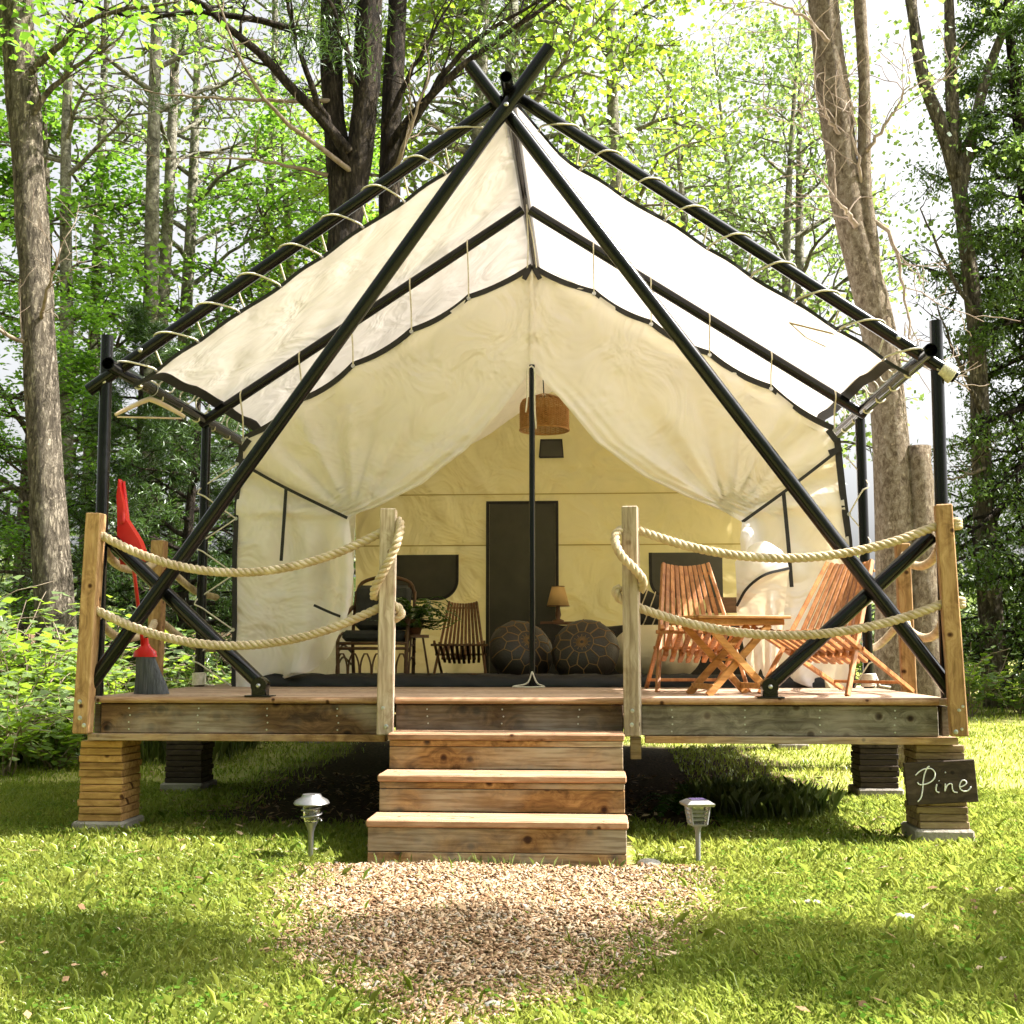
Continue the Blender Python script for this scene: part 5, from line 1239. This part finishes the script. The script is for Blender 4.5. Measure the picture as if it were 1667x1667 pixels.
custom('pine_tree', 'tall tan sunlit trunk with broken branch stubs and a sawn-off second stem', [
    ('trunk', [(3.12, 4, -.1), (3.10, 4, .9), (3.13, 4, 2.2), (3.08, 4, 3.52), (2.98, 4, 4.2), (2.82, 4, 4.95), (2.72, 4, 6.0), (2.64, 4, 7.03), (2.5, 4, 10), (2.4, 4, 14)], [.24, .175, .16, .15, .148, .14, .125, .118, .10, .05], 44),
    ('sawn_stem', [(3.28, 3.97, .0), (3.34, 3.96, .9), (3.34, 3.96, 1.8), (3.335, 3.96, 2.80)], [.20, .145, .125, .12], 20),
    ('stem', [(3.02, 3.98, 4.0), (3.0, 3.95, 4.6), (2.95, 3.95, 5.2), (2.98, 3.95, 6.2), (2.96, 3.95, 7.2), (2.95, 3.95, 9.5)], [.07, .062, .055, .05, .045, .03], 26)], M['bark_tan'],
    crown_spec=(clumps([(2.3 + rg.normal() * 1.3, 4.2 + rg.normal() * 1.2, 10.5 + rg.uniform(-.8, 3.0)) for _ in range(30)], 110, (.22, .22, .10), 10), .12, M['pine'], .11, .1), base=(3.12, 4, 0),
    twigs=[([(2.84, 3.85, 4.8), (2.70, 3.7, 4.92), (2.60, 3.62, 4.97)], .03), ([(2.78, 3.9, 5.6), (2.6, 3.8, 5.8), (2.5, 3.75, 5.95)], .022), ([(2.68, 3.9, 6.55), (2.35, 3.7, 6.75), (2.0, 3.6, 6.85)], .022), ([(2.98, 3.95, 4.9), (3.15, 3.9, 4.7), (3.25, 3.9, 4.2), (3.27, 3.9, 3.6)], .022), ([(2.95, 3.9, 5.5), (3.15, 3.85, 5.75), (3.35, 3.8, 6.1)], .02), ([(2.92, 3.9, 5.2), (2.85, 3.8, 5.5), (2.80, 3.75, 5.9)], .018), ([(3.05, 3.95, 3.6), (3.3, 3.9, 3.55), (3.45, 3.88, 3.52)], .016)])
custom('forked_tree', 'dark multi-stemmed tree forking high up in front of the cedars', [
    ('trunk', [(7.5, 15, .0), (7.42, 15, 3.8), (7.43, 15, 6.5), (7.26, 15, 9.16), (7.19, 15, 10.1)], [.25, .20, .17, .15, .13], 26),
    ('stem', [(7.22, 15, 9.6), (6.9, 14.9, 10.7), (6.64, 14.9, 11.54), (6.47, 14.9, 13.12), (6.4, 14.9, 15)], [.14, .12, .11, .09, .05], 18),
    ('stem', [(7.19, 15, 10.0), (7.18, 15, 11.5), (7.2, 15, 13.1), (7.2, 15, 15)], [.13, .11, .09, .05], 16),
    ('stem', [(7.24, 15, 9.3), (7.6, 15, 10.8), (7.9, 15, 11.8), (8.25, 15, 12.7), (8.5, 15, 14)], [.12, .10, .09, .08, .04], 16)], M['bark_grey'],
    crown_spec=(clumps([(7.3 + rg.normal() * 1.3, 15 + rg.normal() * 1.0, 10.5 + rg.uniform(-2.5, 3.5)) for _ in range(70)], 26, (.25, .25, .18), 12), .10, M['aspen'], .8, .35), base=(7.5, 15, 0),
    twigs=[([(7.4, 14.8, 5.2), (7.0, 14.5, 5.9), (6.5, 14.2, 7.0)], .05), ([(7.4, 14.8, 7.0), (6.9, 14.5, 7.6), (6.3, 14.3, 8.8)], .05), ([(7.4, 14.8, 4.2), (6.9, 14.5, 4.0), (6.4, 14.3, 3.9)], .04)])
# woods round the clearing: unseen maples behind the camera, added to cut sky fill
for k, (x, y, rz, sc) in enumerate([(-12, -11, 1, 1.2), (-7, -14, 2, 1.3), (-2, -15.5, 3, 1.2), (3, -15, 4, 1.3), (8.5, -14, 5, 1.2), (13, -11.5, 0, 1.2), (-14, -5, 1.7, 1.2), (-15, 2, 2.7, 1.2)]):
    plant_tree('maple_tree', 'unseen woodland maple round the clearing, added to block sky light', (mapA, mapB)[k % 2], G(x, y), rz, sc, group='unseen maples added round the clearing')
# trees standing outside the view on the sunny side: their shade falls across the lawn
sh = tree_meshes('slim', 15, .14, 6.0, 14.5, 26, .75, 61, M['bark_aspen'], M['aspen'], 110, .11, .4, .6, 0, cl=.15, lvl=1, kids=4)
plant_tree('aspen_tree', 'slim columnar aspen on the sunny side lawn casting a long shadow', sh, G(9.2, -1.55), 0, 1.0)

# ---------------------------------------------------------------- undergrowth
def sapling(seed, H, n):
    rg = np.random.default_rng(seed); m = MB(); tips = []
    for k in range(n):
        a = rg.uniform(0, 6.28); d = np.array((math.cos(a) * .5, math.sin(a) * .5, 1.0)); branch(m, (rg.normal() * .05, rg.normal() * .05, -.05), d / np.linalg.norm(d), H * rg.uniform(.6, 1), .012, 1, tips, rg, -.03, .2, 5, .8, 4)
    C = np.concatenate([t[rg.integers(0, len(t), 9)] + rg.normal(size=(9, 3)) * np.array((.09, .09, .05)) for t in tips]); V, F = leaf_cloud(C, .115, .8, .7, .25, .35, rg)
    return m.mesh('sapling_stem', M['twig'], True), np_mesh('sapling_leaves', V, F, 4, M['maple_y'])
sapA, sapB = sapling(81, 1.25, 8), sapling(82, .8, 9)
for k, (x, y, ms, rz, sc) in enumerate([(-4.45, 3.1, sapA, 0, .9), (-4.75, 3.9, sapB, 1, 1.1), (-4.25, 3.6, sapB, 2, .8), (-5.2, 4.8, sapA, 3, 1.25), (-4.4, 5.2, sapA, 4, .9), (-5.7, 5.6, sapB, 5, 1.4), (-3.7, 6.4, sapA, 1.5, .9), (-3.1, 7.0, sapB, 2.5, 1.0), (-5.0, 6.6, sapA, 5.5, 1.2), (-6.3, 5.6, sapA, .8, 1.4)]):
    plant_tree('sapling', 'knee-high leafy sapling in the undergrowth beside the broom corner', ms, G(x, y), rz, sc, 'shrub', 'saplings in the undergrowth', ('stem', 'foliage'))
for k, (x, y, ms, rz, sc) in enumerate([(6.2, 12.4, sapA, 0, 1.0), (7.2, 12.9, sapB, 1, 1.2), (8.0, 11.8, sapB, 2, 1.2), (5.6, 16.5, sapA, 3, 1.4)]):
    plant_tree('shrub', 'low bright shrub at the foot of the cedars', ms, G(x, y), rz, sc, 'shrub', 'shrubs along the lawn edge', ('stem', 'foliage'))
for x, y, n_, L_, lb in ((.98, .95, 9, .34, 'dark fern growing in the shade under the deck by the square lantern'), (1.22, 1.25, 8, .30, 'smaller dark fern further under the deck'), (7.4, 10.2, 14, .6, 'bright fern clump on the lawn under the cedars')):
    t = thing('fern', lb, 'fern', G(x, y)); m = MB()
    for k in range(n_): frond(m, G(x, y), rnd.uniform(0, 6.28), L_ * rnd.uniform(.7, 1.15), rnd.uniform(.5, 1.1), L_ * .17, 16)
    tag(m.build('fronds', M['fern'], t), kind='stuff')
# far-off wood on the skyline: one mass
rgf = np.random.default_rng(91); cs = []
for k in range(260):
    x = rgf.uniform(-55, 55); y = 42 + rgf.uniform(0, 16) + abs(x) * .1; hh = (4.5 if x > 0 else 6) * rgf.uniform(.25, 1.0); cs.append((x, y, .8 + hh * rgf.uniform(.0, 1)))
C = clumps(cs, 130, (1.0, .8, .8), 92); C = C[C[:, 2] > .3]
V, F = leaf_cloud(C, .42, .8, .4, .2)
tag(link('far_woods', np_mesh('far_woods', V, F, 4, M['farleaf'])), 'hazy line of far-off woodland behind the lawn', 'woods', kind='stuff')

# ---------------------------------------------------------------- mulch path, stones, grass
def path_hw(y): return float(np.interp(y, [-3.2, -3.0, -2.8, -2.4, -1.9, -1.4, -1.1, -.8], [.05, .28, .46, .66, .80, .88, .92, .90]))
def wob(x, y): return .09 * math.sin(7 * y + 2 * x) + .06 * math.sin(15 * y + 1.3)
pv = []
for y in np.linspace(-3.0, -.80, 30):
    hw = max(.02, path_hw(y) - .10); pv.append([(.03 + u * hw + wob(u, y) * abs(u), y, float(gz(.03 + u * hw, y)) + .006) for u in np.linspace(-1, 1, 26)])
mul = MB().grid(pv).build('path', simple('mulch_bed', (.14, .08, .045), .95, 0, (.27, .17, .10), 30, .8, 60), None, True); tag(mul, kind='structure')
rgc = np.random.default_rng(55); n_ = 34000
cy = rgc.uniform(-3.35, -.86, n_); cu = rgc.uniform(-1, 1, n_); hw = np.array([path_hw(y) for y in cy]); edge = rgc.normal(0, .06, n_)
cxx = .03 + cu * np.maximum(hw, .05) * 1.03 + edge; keep = rgc.uniform(size=n_) < np.clip((hw + .25) / 1.1, 0, 1); cy, cxx = cy[keep], cxx[keep]; n_ = len(cy)
Ls = rgc.uniform(.005, .017, n_) * rgc.choice([.8, 1, 1, 1.2, 2.0], n_); Ws = rgc.uniform(.003, .0085, n_); Ts = rgc.uniform(.001, .0035, n_)
ang = rgc.uniform(0, 6.28, n_); t1 = rgc.normal(0, .35, n_); t2 = rgc.normal(0, .35, n_)
ca, sa = np.cos(ang), np.sin(ang); A = np.stack([ca * np.cos(t1), sa * np.cos(t1), np.sin(t1)], 1); Bv = np.stack([-sa * np.cos(t2), ca * np.cos(t2), np.sin(t2)], 1); Nn = np.cross(A, Bv); Nn /= np.linalg.norm(Nn, axis=1)[:, None]
ctr = np.stack([cxx, cy, gz(cxx, cy) + .007 + rgc.uniform(0, .012, n_)], 1); VV = []
for sz in (-1, 1):
    for sx, sy in ((-1, -1), (1, -1), (1, 1), (-1, 1)): VV.append(ctr + A * (sx * Ls * rgc.uniform(.75, 1, n_))[:, None] + Bv * (sy * Ws * rgc.uniform(.6, 1, n_))[:, None] + Nn * (sz * Ts)[:, None])
VV = np.stack(VV, 1).reshape(-1, 3); base_f = np.array([(3, 2, 1, 0), (4, 5, 6, 7), (0, 1, 5, 4), (1, 2, 6, 5), (2, 3, 7, 6), (3, 0, 4, 7)]); FF = (np.arange(n_)[:, None, None] * 8 + base_f[None]).reshape(-1)
tag(link('wood_chips', np_mesh('wood_chips', VV, FF, 4, M['chips'])), 'reddish bark chips spread before the wooden steps', 'wood chips', kind='stuff')
def chip_mesh(name, cx_, cy_, seed, s_=1.0, lift=.012):
    rg = np.random.default_rng(seed); n = len(cx_); a = rg.uniform(0, 6.28, n); L = rg.uniform(.012, .04, n) * s_; W = rg.uniform(.004, .012, n) * s_
    A = np.stack([np.cos(a), np.sin(a), rg.normal(0, .3, n)], 1); B = np.stack([-np.sin(a), np.cos(a), rg.normal(0, .3, n)], 1); c = np.stack([cx_, cy_, gz(cx_, cy_) + lift + rg.uniform(0, .02, n)], 1); up_ = np.array((0, 0, .003))
    V = np.stack([c - A * L[:, None], c - B * W[:, None], c + A * L[:, None], c + B * W[:, None] + up_], 1).reshape(-1, 3)
    return np_mesh(name, V, np.arange(4 * n), 4, M['chips'])
rgl = np.random.default_rng(66); lxx = rgl.uniform(-3.2, 3.4, 5200); lyy = rgl.uniform(-3.5, 3.2, 5200); kk = rgl.uniform(size=5200) < np.where((np.abs(lxx) < 2.3) & (lyy > .2), 1.0, .2)
tag(link('leaf_litter', chip_mesh('leaf_litter', lxx[kk], lyy[kk], 67)), 'dry leaf bits scattered through the lawn and under the deck', 'leaf litter', kind='stuff')
for x, y, r, lb in ((1.64, -1.90, .042, 'pale round stone lying in the shaded grass'), (.16, -3.08, .032, 'small pale stone at the near tip of the chip path'), (.72, -.80, .06, 'flat pale stone beside the foot of the steps'), (1.35, -1.57, .035, 'flat whitish stone in the sunny grass by the square lantern')):
    rgs = np.random.default_rng(int(r * 1000)); m = MB(); ring = []
    for k in range(8):
        t = k / 7 * math.pi; ring.append([(x + r * math.sin(t) * math.cos(a) * (1 + .12 * math.sin(2 * a + r * 50)), y + r * .8 * math.sin(t) * math.sin(a) * (1 + .1 * math.cos(3 * a)), float(gz(x, y)) + .012 + r * .45 * -math.cos(t) * (-1)) for a in np.linspace(0, 2 * math.pi, 13)])
    m.grid(ring); tag(m.build('stone', M['stone'], None, True), lb, 'stone')

def blades(n, xr, yr_, h, w, seed, accept, bend=.5, thin=None):
    rg = np.random.default_rng(seed); x = rg.uniform(*xr, n); y = rg.uniform(*yr_, n); k = accept(x, y, rg); x, y = x[k], y[k]; n = len(x)
    hh = h * rg.uniform(.45, 1.25, n); ww = w * rg.uniform(.7, 1.3, n); a = rg.uniform(0, 6.28, n); le = rg.uniform(.1, 1, n) * bend * hh; z = gz(x, y) - .004
    dx, dy = np.cos(a), np.sin(a); px, py = -dy * ww / 2, dx * ww / 2
    mid = np.stack([x + dx * le * .3, y + dy * le * .3, z + hh * .6], 1); tip = np.stack([x + dx * le, y + dy * le, z + hh * (1 - .3 * le / hh)], 1)
    b0 = np.stack([x - px, y - py, z], 1); b1 = np.stack([x + px, y + py, z], 1); pp = np.stack([px, py, 0 * px], 1) * .7
    V = np.stack([b0, b1, mid + pp, tip, mid - pp], 1).reshape(-1, 3)
    return V, (np.arange(n)[:, None] * 5 + np.array((0, 1, 2, 3, 4))[None]).ravel()
def patchy(x, y): return .5 + .5 * np.sin(2.1 * x + 1.3 * np.sin(1.7 * y)) * np.sin(2.9 * y + 1.1 * np.sin(1.3 * x))
def acc_lawn(x, y, rg):
    hw = np.interp(y, [-3.2, -3.0, -2.8, -2.4, -1.9, -1.4, -1.1, -.8, -.79], [-.25, .05, .32, .58, .74, .84, .90, .90, 0])
    onpath = np.clip((hw + .05 - np.abs(x - .03) + rg.normal(0, .07, len(x)) + .08 * np.sin(9 * y + 3 * x)) * 4.5, 0, .988)
    steps = (np.abs(x) < .66) & (y > -.87) & (y < .1); deckm = (np.abs(x) + rg.normal(0, .16, len(x)) < 2.05) & (y + rg.normal(0, .12, len(x)) > .35) & (y < 6.3)
    pr = (1 - onpath) * (.5 + .5 * patchy(x, y)) * np.where(steps, 0, 1) * np.where(deckm & (x < 1.2), .0, 1)
    for px, py in ((-2.335, .17), (2.345, .19)): pr = pr * np.where((np.abs(x - px) < .2) & (np.abs(y - py) < .2), 0, 1)
    return rg.uniform(size=len(x)) < pr
Vs = []; Fs = []; off = 0
for n_, xr, yr_, h, w, sd_, bend in ((430000, (-2.6, 2.9), (-3.7, -.6), .034, .0027, 1, .9), (150000, (-4.2, 4.6), (-.6, 2.4), .05, .0048, 2, .8), (90000, (-7, 12), (2.4, 10), .055, .009, 3, .8), (45000, (2.5, 20), (10, 34), .07, .022, 4, .7), (7000, (-2.4, 2.8), (-3.5, 1.5), .075, .0032, 5, .8)):
    V, F = blades(n_, xr, yr_, h, w, sd_, acc_lawn, bend); Vs.append(V); Fs.append(F + off); off += len(V)
tag(link('lawn_grass', np_mesh('lawn_grass', np.concatenate(Vs), np.concatenate(Fs), 5, M['grassb'])), 'short sunlit lawn grass round the deck', 'grass', kind='stuff')
rgw = np.random.default_rng(71); cw = np.stack([rgw.uniform(-3, 3.3, 520), rgw.uniform(-3.5, 1.0, 520)], 1); cw = cw[(np.abs(cw[:, 0]) > 1.0) | (cw[:, 1] < -3.0)]
C = np.repeat(cw, 16, 0) + rgw.normal(0, .05, (len(cw) * 16, 2)); C = np.concatenate([C, (gz(C[:, 0], C[:, 1]) + rgw.uniform(.012, .04, len(C)))[:, None]], 1)
V, F = leaf_cloud(C, .020, .85, .7, .0, .4, rgw)
tag(link('clover', np_mesh('clover', V, F, 4, M['clover'])), 'small clover and broad-leaved weeds growing through the lawn', 'weeds', kind='stuff')
def acc_tall(x, y, rg): 
    a = (((x - 1.5) / .5) ** 2 + ((y - 1.15) / .55) ** 2) < rg.uniform(.2, 1.1, len(x)); b = (x < -2.9) & (y > 3.6 + .2 * np.sin(3 * x)) & (y < 9); c = (np.abs(x - .02) < .62) & (y < -.87)
    return (rg.uniform(size=len(x)) < np.where(a, .9, np.where(b, .16 + .5 * patchy(x * 2, y * 2), np.where(c, .5, 0))))
Vs = []; Fs = []; off = 0
for n_, xr, yr_, h, w, sd_ in ((3200, (.9, 2.1), (.5, 1.75), .20, .004, 11), (26000, (-8.5, -2.8), (3.4, 9), .42, .008, 12), (170, (-.62, .62), (-.91, -.872), .07, .006, 13)):
    V, F = blades(n_, xr, yr_, h, w, sd_, acc_tall, .6); Vs.append(V); Fs.append(F + off); off += len(V)
tag(link('tall_grass', np_mesh('tall_grass', np.concatenate(Vs), np.concatenate(Fs), 5, M['tallgrass'])), 'uncut taller grass at the wood edge and under the deck', 'grass', kind='stuff')

for o in list(scn.objects):
    if '_world' in o.keys(): del o['_world']
